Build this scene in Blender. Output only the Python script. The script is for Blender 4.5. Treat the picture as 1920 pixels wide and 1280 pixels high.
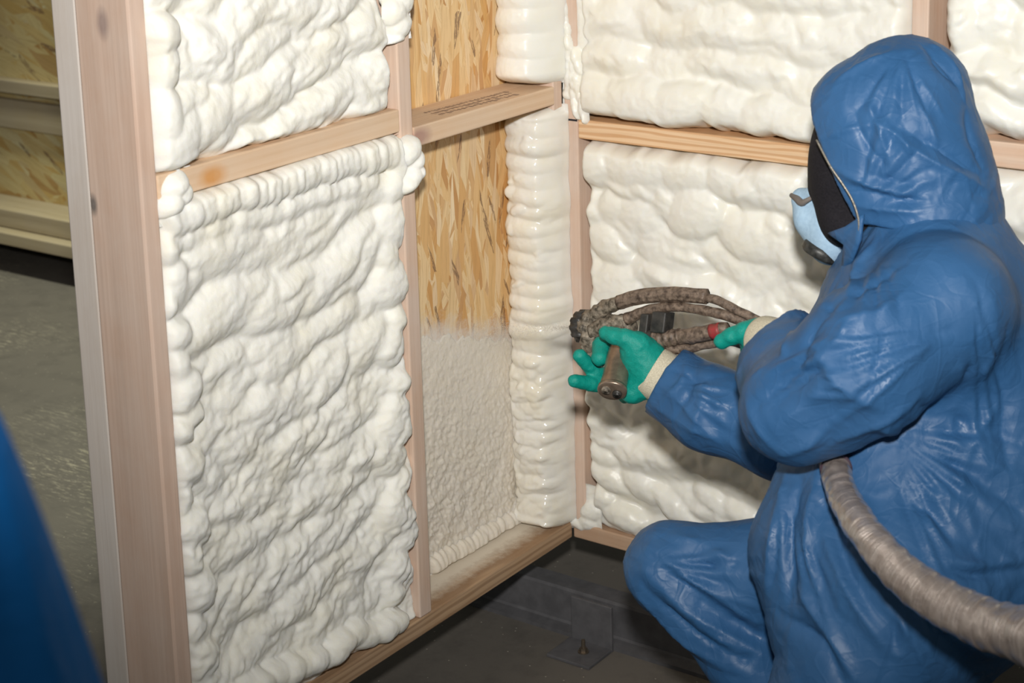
import bpy, bmesh, math, random
import numpy as np
from mathutils import Matrix, Vector

for o in list(bpy.data.objects):
    bpy.data.objects.remove(o)
SC = bpy.context.scene
COL = SC.collection
rng = np.random.default_rng(7)
random.seed(7)
GZ = -0.2                      # height of the concrete floor; z = 0 is the underside of the wall frames

# ------------------------------------------------------------------ camera
CAMR = [[0.812643, 0.582145, -0.026785], [0.10311, -0.188869, -0.976574], [-0.573567, 0.790845, -0.213508]]
cd = bpy.data.cameras.new('camera')
cam = bpy.data.objects.new('camera', cd)
COL.objects.link(cam)
rt, dn, fw = (Vector(r) for r in CAMR)
mw = Matrix((rt, -dn, -fw)).transposed().to_4x4()
mw.translation = Vector((2.0132, -2.9600, 1.6599))
cam.matrix_world = mw
cd.sensor_width = 36.0
cd.lens = 36.0 * 3336.739 / 1920
cd.shift_y = -(640 - 265.53) / 1920
cd.clip_start = 0.02
cd.dof.use_dof = True
cd.dof.focus_distance = 3.35
cd.dof.aperture_fstop = 6.3
SC.camera = cam

# ------------------------------------------------------------------ light
world = bpy.data.worlds.new('hall_light')
SC.world = world
world.use_nodes = True
bg = world.node_tree.nodes['Background']
bg.inputs[0].default_value = (0.90, 0.92, 0.84, 1)
bg.inputs[1].default_value = 0.10

def lamp(name, kind, loc, target, energy, color, size=0.1):
    l = bpy.data.lights.new(name, kind)
    l.energy = energy
    l.color = color
    o = bpy.data.objects.new(name, l)
    COL.objects.link(o)
    o.location = loc
    d = Vector(target) - Vector(loc)
    o.rotation_euler = d.to_track_quat('-Z', 'Y').to_euler()
    if kind == 'AREA':
        l.shape = 'DISK'
        l.size = size
    else:
        l.shadow_soft_size = size
    return o

# flash above the camera, aimed at the upper part of the corner
fl = lamp('camera_flash', 'SPOT', (2.03, -2.98, 2.00), (0.10, 0.0, 1.40), 500, (1.0, 0.98, 0.94), 0.06)
fl.data.spot_size = math.radians(68)
fl.data.spot_blend = 1.0
# the hall's own ceiling lamps, far dimmer than the flash
h1 = lamp('hall_lamp', 'SPOT', (-2.75, 0.30, 4.0), (-2.50, 0.18, GZ), 600, (0.98, 1.0, 0.80), 0.25)
h1.data.spot_size = math.radians(52)
h1.data.spot_blend = 0.7
h2 = lamp('hall_lamp.001', 'AREA', (1.8, -4.2, 4.6), (0.6, -0.4, 0.6), 8, (1.0, 0.98, 0.9), 2.0)

vs = SC.view_settings
vs.view_transform = 'Standard'
vs.look = 'None'
vs.gamma = 1.0
vs.exposure = 0.0
vs.use_curve_mapping = False

# ------------------------------------------------------------------ noise in numpy
def _hash(ix, iy, iz, seed):
    with np.errstate(over='ignore'):
        h = (ix.astype(np.int64) * 374761393 + iy.astype(np.int64) * 668265263 + iz.astype(np.int64) * 2147483647 + seed * 1274126177) & 0xffffffff
        h = ((h ^ (h >> 13)) * 1274126177) & 0xffffffff
        h = (h ^ (h >> 16)) & 0xffffffff
    return h

def noise3(x, y, z, seed=0):
    """value-gradient noise, about -1..1"""
    x = np.asarray(x, float); y = np.asarray(y, float) + 0 * x; z = np.asarray(z, float) + 0 * x
    fx, fy, fz = np.floor(x), np.floor(y), np.floor(z)
    dx, dy, dz = x - fx, y - fy, z - fz
    s = lambda t: t * t * t * (t * (t * 6 - 15) + 10)
    u, v, w = s(dx), s(dy), s(dz)
    out = 0
    for i in (0, 1):
        for j in (0, 1):
            for k in (0, 1):
                h = _hash(fx + i, fy + j, fz + k, seed)
                gx = (h & 1023) / 511.5 - 1; gy = ((h >> 10) & 1023) / 511.5 - 1; gz = ((h >> 20) & 1023) / 511.5 - 1
                d = gx * (dx - i) + gy * (dy - j) + gz * (dz - k)
                out = out + d * (u if i else 1 - u) * (v if j else 1 - v) * (w if k else 1 - w)
    return out * 1.5

def noise2(x, y, seed=0):
    return noise3(x, y, np.zeros_like(np.asarray(x, float)) + 0.37, seed)

def fbm2(x, y, n=3, seed=0):
    o, a = 0, 1.0
    for i in range(n):
        o = o + a * noise2(x * 2 ** i, y * 2 ** i, seed + i * 17)
        a *= 0.5
    return o

# ------------------------------------------------------------------ object helpers
def setp(o, label=None, cat=None, group=None, kind=None):
    if label: o['label'] = label
    if cat: o['category'] = cat
    if group: o['group'] = group
    if kind: o['kind'] = kind
    return o

def empty(name, loc, label, cat, group=None, kind=None):
    o = bpy.data.objects.new(name, None)
    o.empty_display_size = 0.05
    o.location = loc
    COL.objects.link(o)
    return setp(o, label, cat, group, kind)

def wloc(o):
    l = Vector(o.location)
    while o.parent:
        o = o.parent
        l = l + Vector(o.location)
    return l

def mesh_obj(name, V, F, mat, parent=None, smooth=True, base=None, label=None, kind=None):
    """V: world coordinates (n,3); F: (m,3|4) array or list of faces"""
    V = np.asarray(V, float)
    me = bpy.data.meshes.new(name)
    if base is None:
        base = np.array(wloc(parent)) if parent else np.zeros(3)
        if parent is None:
            base = np.array([(V[:, 0].min() + V[:, 0].max()) / 2, (V[:, 1].min() + V[:, 1].max()) / 2, V[:, 2].min()])
    base = np.asarray(base, float)
    Vl = V - base
    if isinstance(F, np.ndarray):
        n, k = F.shape
        me.vertices.add(len(Vl)); me.vertices.foreach_set('co', Vl.astype(np.float32).ravel())
        me.loops.add(n * k); me.loops.foreach_set('vertex_index', F.astype(np.int32).ravel())
        me.polygons.add(n)
        me.polygons.foreach_set('loop_start', np.arange(0, n * k, k, dtype=np.int32))
        me.polygons.foreach_set('loop_total', np.full(n, k, dtype=np.int32))
        me.update(calc_edges=True)
    else:
        me.from_pydata([tuple(v) for v in Vl], [], [tuple(f) for f in F])
        me.update()
    me.validate()
    if smooth:
        me.polygons.foreach_set('use_smooth', np.ones(len(me.polygons), dtype=bool))
    if mat: me.materials.append(mat)
    o = bpy.data.objects.new(name, me)
    COL.objects.link(o)
    if parent:
        o.parent = parent
        o.location = Vector(base) - wloc(parent)
    else:
        o.location = Vector(base)
    return setp(o, label, kind=kind)

def bm_obj(name, bm, mat, parent=None, smooth=False, label=None, kind=None):
    bmesh.ops.recalc_face_normals(bm, faces=bm.faces)
    V = [v.co[:] for v in bm.verts]
    bm.verts.index_update()
    F = [[v.index for v in f.verts] for f in bm.faces]
    bm.free()
    return mesh_obj(name, V, F, mat, parent, smooth, label=label, kind=kind)

def box_bm(x0, x1, y0, y1, z0, z1, bev=0.002, seg=2, bm=None):
    b = bmesh.new()
    bmesh.ops.create_cube(b, size=1.0)
    for v in b.verts:
        v.co = Vector(((x0 + x1) / 2 + v.co.x * (x1 - x0), (y0 + y1) / 2 + v.co.y * (y1 - y0), (z0 + z1) / 2 + v.co.z * (z1 - z0)))
    if bev:
        bmesh.ops.bevel(b, geom=list(b.edges), offset=bev, segments=seg, profile=0.5, affect='EDGES')
    if bm is None:
        return b
    me = bpy.data.meshes.new('tmp'); b.to_mesh(me); b.free(); bm.from_mesh(me); bpy.data.meshes.remove(me)
    return bm

def box(name, x0, x1, y0, y1, z0, z1, mat, parent=None, bev=0.002, label=None, kind=None):
    return bm_obj(name, box_bm(x0, x1, y0, y1, z0, z1, bev), mat, parent, False, label, kind)

def catmull(P, n=8):
    P = np.asarray(P, float)
    Q = np.vstack([2 * P[0] - P[1], P, 2 * P[-1] - P[-2]])
    out = []
    for i in range(1, len(Q) - 2):
        p0, p1, p2, p3 = Q[i - 1:i + 3]
        for t in np.linspace(0, 1, n, endpoint=False):
            out.append(0.5 * (2 * p1 + (p2 - p0) * t + (2 * p0 - 5 * p1 + 4 * p2 - p3) * t * t + (3 * p1 - p0 - 3 * p2 + p3) * t ** 3))
    out.append(P[-1])
    return np.array(out)

def tube_vf(P, R, seg=16, n=8, fn=None, smoothpath=True):
    """P: (k,3), R: radius per point. fn(s, ang, pos) -> radius factor. closed ends"""
    P = np.asarray(P, float); R = np.asarray(R, float) * np.ones(len(P))
    PR = np.column_stack([P, R])
    C = catmull(PR, n) if smoothpath else PR
    c, r = C[:, :3], C[:, 3]
    T = np.gradient(c, axis=0); T /= np.linalg.norm(T, axis=1)[:, None] + 1e-12
    up = np.array([0, 0, 1.0])
    if abs(T[0] @ up) > 0.9: up = np.array([1.0, 0, 0])
    N = [np.cross(up, T[0])]; N[0] /= np.linalg.norm(N[0])
    for i in range(1, len(c)):
        v = N[-1] - T[i] * (N[-1] @ T[i]); N.append(v / np.linalg.norm(v))
    N = np.array(N); B = np.cross(T, N)
    a = np.linspace(0, 2 * np.pi, seg, endpoint=False)
    s = np.concatenate([[0], np.cumsum(np.linalg.norm(np.diff(c, axis=0), axis=1))])
    rr = r[:, None] * np.ones((1, seg))
    if fn is not None:
        rr = rr * fn(s[:, None], a[None, :], c)
    V = c[:, None, :] + rr[:, :, None] * (np.cos(a)[None, :, None] * N[:, None, :] + np.sin(a)[None, :, None] * B[:, None, :])
    m = len(c)
    V = np.vstack([V.reshape(-1, 3), c[0], c[-1]])
    F = []
    for i in range(m - 1):
        for j in range(seg):
            F.append((i * seg + j, i * seg + (j + 1) % seg, (i + 1) * seg + (j + 1) % seg, (i + 1) * seg + j))
    for j in range(seg):
        F.append((m * seg, (j + 1) % seg, j))
        F.append((m * seg + 1, (m - 1) * seg + j, (m - 1) * seg + (j + 1) % seg))
    return V, F

def tube(name, P, R, mat, parent=None, seg=16, n=8, fn=None, label=None, smoothpath=True):
    V, F = tube_vf(P, R, seg, n, fn, smoothpath)
    return mesh_obj(name, V, F, mat, parent, True, label=label)

# ------------------------------------------------------------------ materials
def new_mat(name):
    m = bpy.data.materials.new(name)
    m.use_nodes = True
    nt = m.node_tree
    return m, nt, nt.nodes['Principled BSDF']

class NB:
    """small node builder"""
    def __init__(self, nt): self.nt = nt; self.co = None
    def n(self, t, **kw):
        nd = self.nt.nodes.new(t)
        for k, v in kw.items():
            if k.startswith('_'): setattr(nd, k[1:], v)
        return nd
    def link(self, a, b): self.nt.links.new(a, b)
    def coord(self, scale=(1, 1, 1), rot=(0, 0, 0), loc=(0, 0, 0)):
        if self.co is None: self.co = self.n('ShaderNodeTexCoord').outputs['Object']
        m = self.n('ShaderNodeMapping')
        m.inputs['Scale'].default_value = scale; m.inputs['Rotation'].default_value = rot; m.inputs['Location'].default_value = loc
        self.link(self.co, m.inputs['Vector'])
        return m.outputs[0]
    def noise(self, vec, scale, detail=3, rough=0.55, dist=0.0):
        t = self.n('ShaderNodeTexNoise')
        t.inputs['Scale'].default_value = scale; t.inputs['Detail'].default_value = detail
        t.inputs['Roughness'].default_value = rough; t.inputs['Distortion'].default_value = dist
        self.link(vec, t.inputs['Vector'])
        return t.outputs['Fac']
    def vor(self, vec, scale, feature='F1', rnd=1.0):
        t = self.n('ShaderNodeTexVoronoi'); t.feature = feature
        t.inputs['Scale'].default_value = scale; t.inputs['Randomness'].default_value = rnd
        self.link(vec, t.inputs['Vector'])
        return t
    def ramp(self, fac, stops, interp='LINEAR'):
        r = self.n('ShaderNodeValToRGB'); cr = r.color_ramp; cr.interpolation = interp
        while len(cr.elements) < len(stops): cr.elements.new(0.5)
        for e, (p, c) in zip(cr.elements, stops):
            e.position = p; e.color = (*c, 1) if len(c) == 3 else c
        self.link(fac, r.inputs[0])
        return r.outputs[0]
    def mix(self, a, b, fac, mode='MIX'):
        x = self.n('ShaderNodeMix'); x.data_type = 'RGBA'; x.blend_type = mode
        for s, v in ((x.inputs[6], a), (x.inputs[7], b), (x.inputs[0], fac)):
            if hasattr(v, 'is_linked') or hasattr(v, 'links'): self.link(v, s)
            elif isinstance(v, (int, float)): s.default_value = v
            else: s.default_value = (*v, 1)
        return x.outputs[2]
    def math(self, op, a, b=0.0, clamp=False):
        x = self.n('ShaderNodeMath'); x.operation = op; x.use_clamp = clamp
        for s, v in ((x.inputs[0], a), (x.inputs[1], b)):
            if isinstance(v, (int, float)): s.default_value = v
            else: self.link(v, s)
        return x.outputs[0]
    def bump(self, h, strength=0.3, dist=0.002, normal=None):
        b = self.n('ShaderNodeBump'); b.inputs['Strength'].default_value = strength; b.inputs['Distance'].default_value = dist
        self.link(h, b.inputs['Height'])
        if normal is not None: self.link(normal, b.inputs['Normal'])
        return b.outputs[0]
    def sep(self, vec=None):
        s = self.n('ShaderNodeSeparateXYZ')
        if vec is None:
            if self.co is None: self.co = self.n('ShaderNodeTexCoord').outputs['Object']
            vec = self.co
        self.link(vec, s.inputs[0])
        return s.outputs

def wood(name, axis, c_lo, c_hi, c_line, dust=0.0, dustcol=(0.62, 0.57, 0.53), line=0.5, seed=0.0, knots=(), bands=None, spray=None):
    """pine: stretched grain along `axis` of the object's own frame"""
    m, nt, p = new_mat(name)
    b = NB(nt)
    i = 'xyz'.index(axis)
    sc = [26.0, 26.0, 26.0]; sc[i] = 1.3
    v = b.coord(tuple(sc), loc=(seed, seed * 1.7, seed * 0.6))
    base = b.noise(v, 1.0, 4, 0.6, 0.6)
    sc2 = [150.0, 150.0, 150.0]; sc2[i] = 3.0
    v2 = b.coord(tuple(sc2), loc=(seed, 0, seed))
    fine = b.noise(v2, 1.0, 3, 0.6)
    col = b.ramp(base, [(0.3, c_lo), (0.7, c_hi)])
    # growth rings
    sc3 = [1.0, 1.0, 1.0]; sc3[i] = 0.05
    v3 = b.coord(tuple(sc3), rot=(0.15, 0.2, 0.1), loc=(seed, seed, 0))
    w = b.n('ShaderNodeTexWave'); w.wave_type = 'RINGS'; w.rings_direction = axis.upper()
    w.inputs['Scale'].default_value = 34.0; w.inputs['Distortion'].default_value = 3.5; w.inputs['Detail'].default_value = 2; w.inputs['Detail Scale'].default_value = 0.8
    b.link(v3, w.inputs['Vector'])
    if bands:
        w.wave_type = 'BANDS'; w.bands_direction = 'Z'
        w.inputs['Scale'].default_value = bands; w.inputs['Distortion'].default_value = 5.0; w.inputs['Detail Scale'].default_value = 1.3
        sc3[i] = 0.12; v3.node.inputs['Scale'].default_value = sc3; v3.node.inputs['Rotation'].default_value = (0.0, 0.0, 0.0)
    ring = b.ramp(w.outputs['Fac'], [(0.35, (0, 0, 0)), (0.85, (1, 1, 1))])
    col = b.mix(col, c_line, b.math('MULTIPLY', ring, line))
    col = b.mix(col, tuple(x * 0.72 for x in c_lo), b.math('MULTIPLY', b.ramp(fine, [(0.55, (0, 0, 0)), (0.72, (1, 1, 1))]), 0.25))
    for (kx, ky, kz, kr, kcol) in knots:
        vm = b.n('ShaderNodeVectorMath'); vm.operation = 'DISTANCE'
        mp = b.n('ShaderNodeMapping'); mp.vector_type = 'POINT'
        s4 = [1, 1, 1]; s4[i] = 0.55
        mp.inputs['Scale'].default_value = s4
        b.link(b.co, mp.inputs[0]); b.link(mp.outputs[0], vm.inputs[0])
        kk = [kx, ky, kz]; kk[i] *= 0.55
        vm.inputs[1].default_value = kk
        col = b.mix(col, kcol, b.ramp(b.math('DIVIDE', vm.outputs['Value'], kr), [(0.35, (1, 1, 1)), (1.0, (0, 0, 0))]))
    if dust:
        d = b.noise(b.coord((9, 9, 5), loc=(seed, 3, 1)), 1.0, 5, 0.65)
        col = b.mix(col, dustcol, b.math('MULTIPLY', b.ramp(d, [(0.38, (0, 0, 0)), (0.62, (1, 1, 1))]), dust))
    if spray:                      # fine foam overspray on the side towards the board, where it really lies
        xyz = b.sep()
        nz = b.noise(b.coord((60, 60, 60), loc=(1, 5, 2)), 1.0, 5, 0.75)
        q = b.math('ADD', b.math('MULTIPLY', xyz[0], -1.0), b.math('MULTIPLY', b.math('SUBTRACT', nz, 0.5), 0.055))
        mr = b.n('ShaderNodeMapRange'); mr.inputs[1].default_value = spray[0]; mr.inputs[2].default_value = spray[1]; b.link(q, mr.inputs[0])
        col = b.mix(col, (0.74, 0.67, 0.56), b.math('MULTIPLY', mr.outputs[0], 0.9))
    b.link(col, p.inputs['Base Color'])
    p.inputs['Roughness'].default_value = 0.75
    b.link(b.bump(fine, 0.35, 0.0012), p.inputs['Normal'])
    return m

PINK_LO, PINK_HI, PINK_LN = (0.60, 0.42, 0.315), (0.72, 0.53, 0.41), (0.56, 0.37, 0.26)
M_STUD = wood('pine_stud', 'z', PINK_LO, PINK_HI, PINK_LN, 0.45, (0.66, 0.56, 0.49), 0.25, 1.3)
M_STUD_NEAR = wood('pine_end_stud', 'z', (0.54, 0.375, 0.285), (0.66, 0.48, 0.38), (0.52, 0.35, 0.26), 0.3, (0.64, 0.55, 0.48), 0.18, 4.1,
                   knots=((-0.058, -0.553, 1.275, 0.017, (0.30, 0.20, 0.17)), (-0.112, -0.553, 0.985, 0.012, (0.10, 0.08, 0.07))))
M_BATTEN = wood('weathered_batten', 'z', (0.56, 0.48, 0.42), (0.67, 0.60, 0.54), (0.54, 0.44, 0.36), 0.5, (0.66, 0.61, 0.57), 0.1, 7.7)
M_RAILY = wood('pine_rail_y', 'y', (0.66, 0.45, 0.29), (0.76, 0.56, 0.39), (0.63, 0.41, 0.24), 0.25, (0.70, 0.58, 0.45), 0.3, 2.2,
               knots=((0.0, -0.40, 1.012, 0.022, (0.62, 0.30, 0.10)), (0.0, 0.125, 0.975, 0.024, (0.36, 0.18, 0.14))))
M_RAILX = wood('pine_rail_x', 'x', (0.70, 0.46, 0.26), (0.80, 0.57, 0.36), (0.52, 0.25, 0.09), 0.10, (0.74, 0.55, 0.40), 0.6, 5.2, bands=26)
M_RAILP = wood('pale_pine_rail', 'x', (0.66, 0.46, 0.33), (0.74, 0.54, 0.40), (0.62, 0.33, 0.18), 0.3, (0.72, 0.57, 0.46), 0.3, 8.2, bands=14)
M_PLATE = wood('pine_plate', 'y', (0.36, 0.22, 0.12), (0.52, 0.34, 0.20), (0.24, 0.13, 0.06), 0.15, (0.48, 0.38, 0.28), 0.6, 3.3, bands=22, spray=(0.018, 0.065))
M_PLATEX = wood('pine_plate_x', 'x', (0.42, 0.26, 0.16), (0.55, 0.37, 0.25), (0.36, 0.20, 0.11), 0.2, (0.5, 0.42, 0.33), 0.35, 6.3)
M_FAR = wood('far_timber', 'x', (0.36, 0.29, 0.18), (0.48, 0.40, 0.27), (0.30, 0.23, 0.14), 0.3, (0.40, 0.34, 0.26), 0.3, 9.3)
M_DARK = wood('dark_timber', 'x', (0.05, 0.045, 0.035), (0.075, 0.065, 0.05), (0.04, 0.03, 0.02), 0, seed=2.0)

def osb(name, plane, tint=(1, 1, 1), fog=None, along=0.0, scale=1.0):
    """strand board: several layers of long thin flakes. plane 'yz' or 'xz'"""
    m, nt, p = new_mat(name)
    b = NB(nt)
    cols = [(0.62, 0.33, 0.11), (0.76, 0.50, 0.23), (0.82, 0.62, 0.36), (0.70, 0.42, 0.16), (0.86, 0.68, 0.44), (0.54, 0.27, 0.09), (0.80, 0.57, 0.30)]
    cols = [tuple(c * t for c, t in zip(cc, tint)) for cc in cols]
    b.sep()
    wob = b.n('ShaderNodeTexNoise'); wob.inputs['Scale'].default_value = 9.0 * scale; wob.inputs['Detail'].default_value = 2
    b.link(b.co, wob.inputs['Vector'])
    add = b.n('ShaderNodeVectorMath'); add.operation = 'MULTIPLY_ADD'
    b.link(wob.outputs['Color'], add.inputs[0]); add.inputs[1].default_value = (0.016, 0.016, 0.016); b.link(b.co, add.inputs[2])
    def layer(ang, s, off, wid=58.0, lng=9.0):
        ang += along
        mp = b.n('ShaderNodeMapping'); mp.vector_type = 'POINT'
        mp.inputs['Rotation'].default_value = (ang, 0, 0) if plane == 'yz' else (0, ang, 0)
        mp.inputs['Location'].default_value = (off, off * 0.7, off * 1.3)
        b.link(add.outputs[0], mp.inputs[0])
        sc = b.n('ShaderNodeMapping')
        sc.inputs['Scale'].default_value = (1.0, wid * s * scale, lng * s * scale) if plane == 'yz' else (wid * s * scale, 1.0, lng * s * scale)
        b.link(mp.outputs[0], sc.inputs[0])
        vo = b.vor(sc.outputs[0], 1.0); vo.voronoi_dimensions = '3D'
        sp = b.n('ShaderNodeSeparateColor'); b.link(vo.outputs['Color'], sp.inputs[0])
        return sc.outputs[0], sp.outputs, vo
    col = hgt = None
    for k, (ang, s, off) in enumerate(((0.1, 1.0, 0), (0.75, 1.1, 3.1), (-0.55, 1.25, 7.7), (0.32, 0.8, 11.3), (-0.16, 1.3, 17.9), (0.05, 0.9, 23.3))):
        v, sp, vo = layer(ang, s, off)
        c = b.ramp(sp[0], [(i / 6.0, cc) for i, cc in enumerate(cols)])
        st = b.n('ShaderNodeMapping'); st.inputs['Scale'].default_value = (3.2, 3.2, 0.9); b.link(v, st.inputs[0])
        f2 = b.noise(st.outputs[0], 1.6, 4, 0.7)
        c = b.mix(c, tuple(x * 0.62 for x in cols[0]), b.math('MULTIPLY', b.ramp(f2, [(0.48, (0, 0, 0)), (0.72, (1, 1, 1))]), 0.5))
        if col is None: col = c; hgt = sp[1]
        else:
            sel = b.math('GREATER_THAN', sp[2], 0.52)
            col = b.mix(col, c, sel)
            hm = b.n('ShaderNodeMix'); b.link(sel, hm.inputs[0]); b.link(hgt, hm.inputs[2]); b.link(sp[1], hm.inputs[3]); hgt = hm.outputs[0]
    for ang, off, thr in ((0.2, 31.0, 0.968), (-0.35, 37.0, 0.98)):      # a few dark bark flakes
        v, sp, vo = layer(ang, 1.6, off, 80, 11)
        nn = b.noise(v, 2.2, 3, 0.7)
        dk = b.math('MULTIPLY', b.math('GREATER_THAN', sp[0], thr), b.math('GREATER_THAN', nn, 0.46))
        col = b.mix(col, (0.17, 0.09, 0.05), b.math('MULTIPLY', dk, 0.75))
    if fog:
        z0, z1, fc, sl, y0 = fog
        xyz = b.sep()
        nz = b.noise(b.coord((16, 16, 26)), 1.0, 6, 0.8)
        q = b.math('ADD', b.math('ADD', xyz[2], b.math('MULTIPLY', b.math('SUBTRACT', xyz[1], y0), sl)), b.math('MULTIPLY', b.math('SUBTRACT', nz, 0.5), -0.13))
        mr = b.n('ShaderNodeMapRange'); mr.inputs[1].default_value = z1; mr.inputs[2].default_value = z0; mr.clamp = True
        b.link(q, mr.inputs[0])
        col = b.mix(col, fc, mr.outputs[0])
    b.link(col, p.inputs['Base Color'])
    p.inputs['Roughness'].default_value = 0.6
    b.link(b.bump(hgt, 0.3, 0.0012), p.inputs['Normal'])
    return m

M_OSB = osb('strand_board', 'yz', fog=(0.478, 0.540, (0.74, 0.68, 0.62), 0.29, 0.4))
M_OSB_FAR = osb('far_strand_board', 'xz', tint=(0.78, 0.88, 0.80), along=1.2, scale=0.5)

def foam_mat(name, base, yellow, rough, bump_s, gloss=0.5, yscale=9.0):
    m, nt, p = new_mat(name)
    b = NB(nt)
    v = b.coord()
    y = b.noise(v, yscale, 4, 0.6)
    col = b.mix(base, yellow, b.ramp(y, [(0.45, (0, 0, 0)), (0.75, (1, 1, 1))]))
    b.link(col, p.inputs['Base Color'])
    p.inputs['Roughness'].default_value = rough
    p.inputs['Specular IOR Level'].default_value = gloss
    p.inputs['Subsurface Weight'].default_value = 0.45
    p.inputs['Subsurface Radius'].default_value = (0.016, 0.014, 0.010)
    p.inputs['Subsurface Scale'].default_value = 1.0
    n1 = b.noise(v, 190, 3, 0.6)
    n2 = b.noise(v, 70, 2, 0.5)
    b.link(b.bump(b.math('ADD', n1, b.math('MULTIPLY', n2, 1.5)), bump_s, 0.0015), p.inputs['Normal'])
    return m

WHITE, CREAM = (0.86, 0.842, 0.785), (0.82, 0.78, 0.665)
M_FOAM = foam_mat('foam_matte', WHITE, CREAM, 0.62, 0.35, 0.35)
M_FOAM_R = foam_mat('foam_smooth', (0.84, 0.825, 0.765), (0.82, 0.785, 0.68), 0.38, 0.12, 0.5)
M_FOAM_W = foam_mat('foam_fresh', (0.82, 0.79, 0.72), (0.80, 0.74, 0.60), 0.16, 0.10, 0.6)
M_FOAM_C = foam_mat('foam_coat', (0.76, 0.70, 0.61), (0.76, 0.69, 0.58), 0.6, 0.5, 0.3)

def plastic_blue(name, c1, c2, rough=0.48):
    m, nt, p = new_mat(name)
    b = NB(nt)
    v = b.coord()
    n = b.noise(v, 5.0, 3, 0.6)
    col = b.ramp(n, [(0.35, c1), (0.65, c2)])
    b.link(col, p.inputs['Base Color'])
    rr = b.ramp(b.noise(v, 14, 3, 0.6), [(0.3, (rough - 0.1,) * 3), (0.7, (rough + 0.14,) * 3)])
    b.link(rr, p.inputs['Roughness'])
    p.inputs['Specular IOR Level'].default_value = 0.36
    # creased film: narrow folded lines, flat panels between them, and faint long pulls
    def crease(sc, seed, wd, st=(1, 1, 1), rot=(0, 0, 0)):
        t = b.noise(b.coord(tuple(sc * k for k in st), loc=(seed, seed, seed), rot=rot), 1.0, 1, 0.4, 0.5)
        return b.ramp(b.math('ABSOLUTE', b.math('SUBTRACT', t, 0.5)), [(0.0, (1, 1, 1)), (wd * 0.4, (0.45,) * 3), (wd, (0, 0, 0))])
    h = b.math('ADD', b.math('MULTIPLY', crease(13, 1.0, 0.05, (1, 1, 0.5)), 1.0), b.math('ADD', b.math('MULTIPLY', crease(24, 4.0, 0.07, (1, 0.5, 1), (0.4, 0.5, 0.3)), 0.6), b.math('MULTIPLY', crease(50, 2.0, 0.10), 0.25)))
    h = b.math('SUBTRACT', h, b.math('MULTIPLY', crease(17, 9.0, 0.05, (0.6, 1, 1), (0.2, 0.9, 0.1)), 0.8))
    h = b.math('ADD', h, b.math('MULTIPLY', b.noise(v, 9, 2, 0.5), 1.0))
    b.link(b.bump(h, 0.15, 0.004), p.inputs['Normal'])
    return m

M_BLUE = plastic_blue('coverall_blue', (0.027, 0.098, 0.232), (0.036, 0.117, 0.266))
M_TARP = plastic_blue('deep_blue_sheet', (0.002, 0.17, 0.56), (0.004, 0.19, 0.60), 0.7)

def simple(name, col, rough=0.5, metal=0.0, spec=0.5, nscale=0, col2=None, bump_s=0.0, bdist=0.001, detail=4):
    m, nt, p = new_mat(name)
    p.inputs['Roughness'].default_value = rough
    p.inputs['Metallic'].default_value = metal
    p.inputs['Specular IOR Level'].default_value = spec
    b = NB(nt)
    n = b.noise(b.coord(), nscale or 40, detail, 0.6)
    b.link(b.ramp(n, [(0.35, col), (0.65, col2 or tuple(c * 0.85 for c in col))]), p.inputs['Base Color'])
    if bump_s: b.link(b.bump(n, bump_s, bdist), p.inputs['Normal'])
    return m

M_GLOVE = simple('green_latex', (0.0, 0.235, 0.185), 0.55, 0, 0.4, 500, (0.0, 0.29, 0.23), 0.6, 0.0012, 2)
M_KNIT = simple('cream_knit', (0.66, 0.60, 0.46), 0.9, 0, 0.2, 420, (0.52, 0.46, 0.34), 0.8, 0.0015, 2)
M_BLACK = simple('black_knit', (0.010, 0.009, 0.012), 0.85, 0, 0.25, 300, (0.018, 0.016, 0.02), 0.3, 0.001)
M_MASK = simple('pale_blue_foam', (0.36, 0.52, 0.68), 0.8, 0, 0.3, 160, (0.43, 0.60, 0.76), 0.3, 0.001)
M_BAND = simple('grey_brown', (0.20, 0.17, 0.15), 0.8)
M_FILT = simple('black_plastic', (0.012, 0.012, 0.012), 0.45, 0, 0.5, 120, (0.05, 0.05, 0.045), 0.4, 0.001)
M_CRUST = simple('crusted_metal', (0.05, 0.04, 0.028), 0.55, 0.2, 0.5, 110, (0.34, 0.285, 0.22), 0.9, 0.003, 8)
M_HOSE = simple('crusted_rubber', (0.055, 0.036, 0.026), 0.5, 0, 0.5, 110, (0.24, 0.175, 0.13), 0.8, 0.002, 8)
M_GRIP = simple('worn_steel', (0.22, 0.165, 0.125), 0.32, 0.65, 0.5, 50, (0.36, 0.27, 0.20), 0.25, 0.001, 6)
M_RED = simple('red_tape', (0.34, 0.03, 0.035), 0.5, 0, 0.4, 90, (0.20, 0.05, 0.04), 0.3)
M_CLAMP = simple('black_clamp', (0.016, 0.016, 0.016), 0.4, 0, 0.5, 60, (0.05, 0.045, 0.04), 0.3, 0.001)
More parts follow.
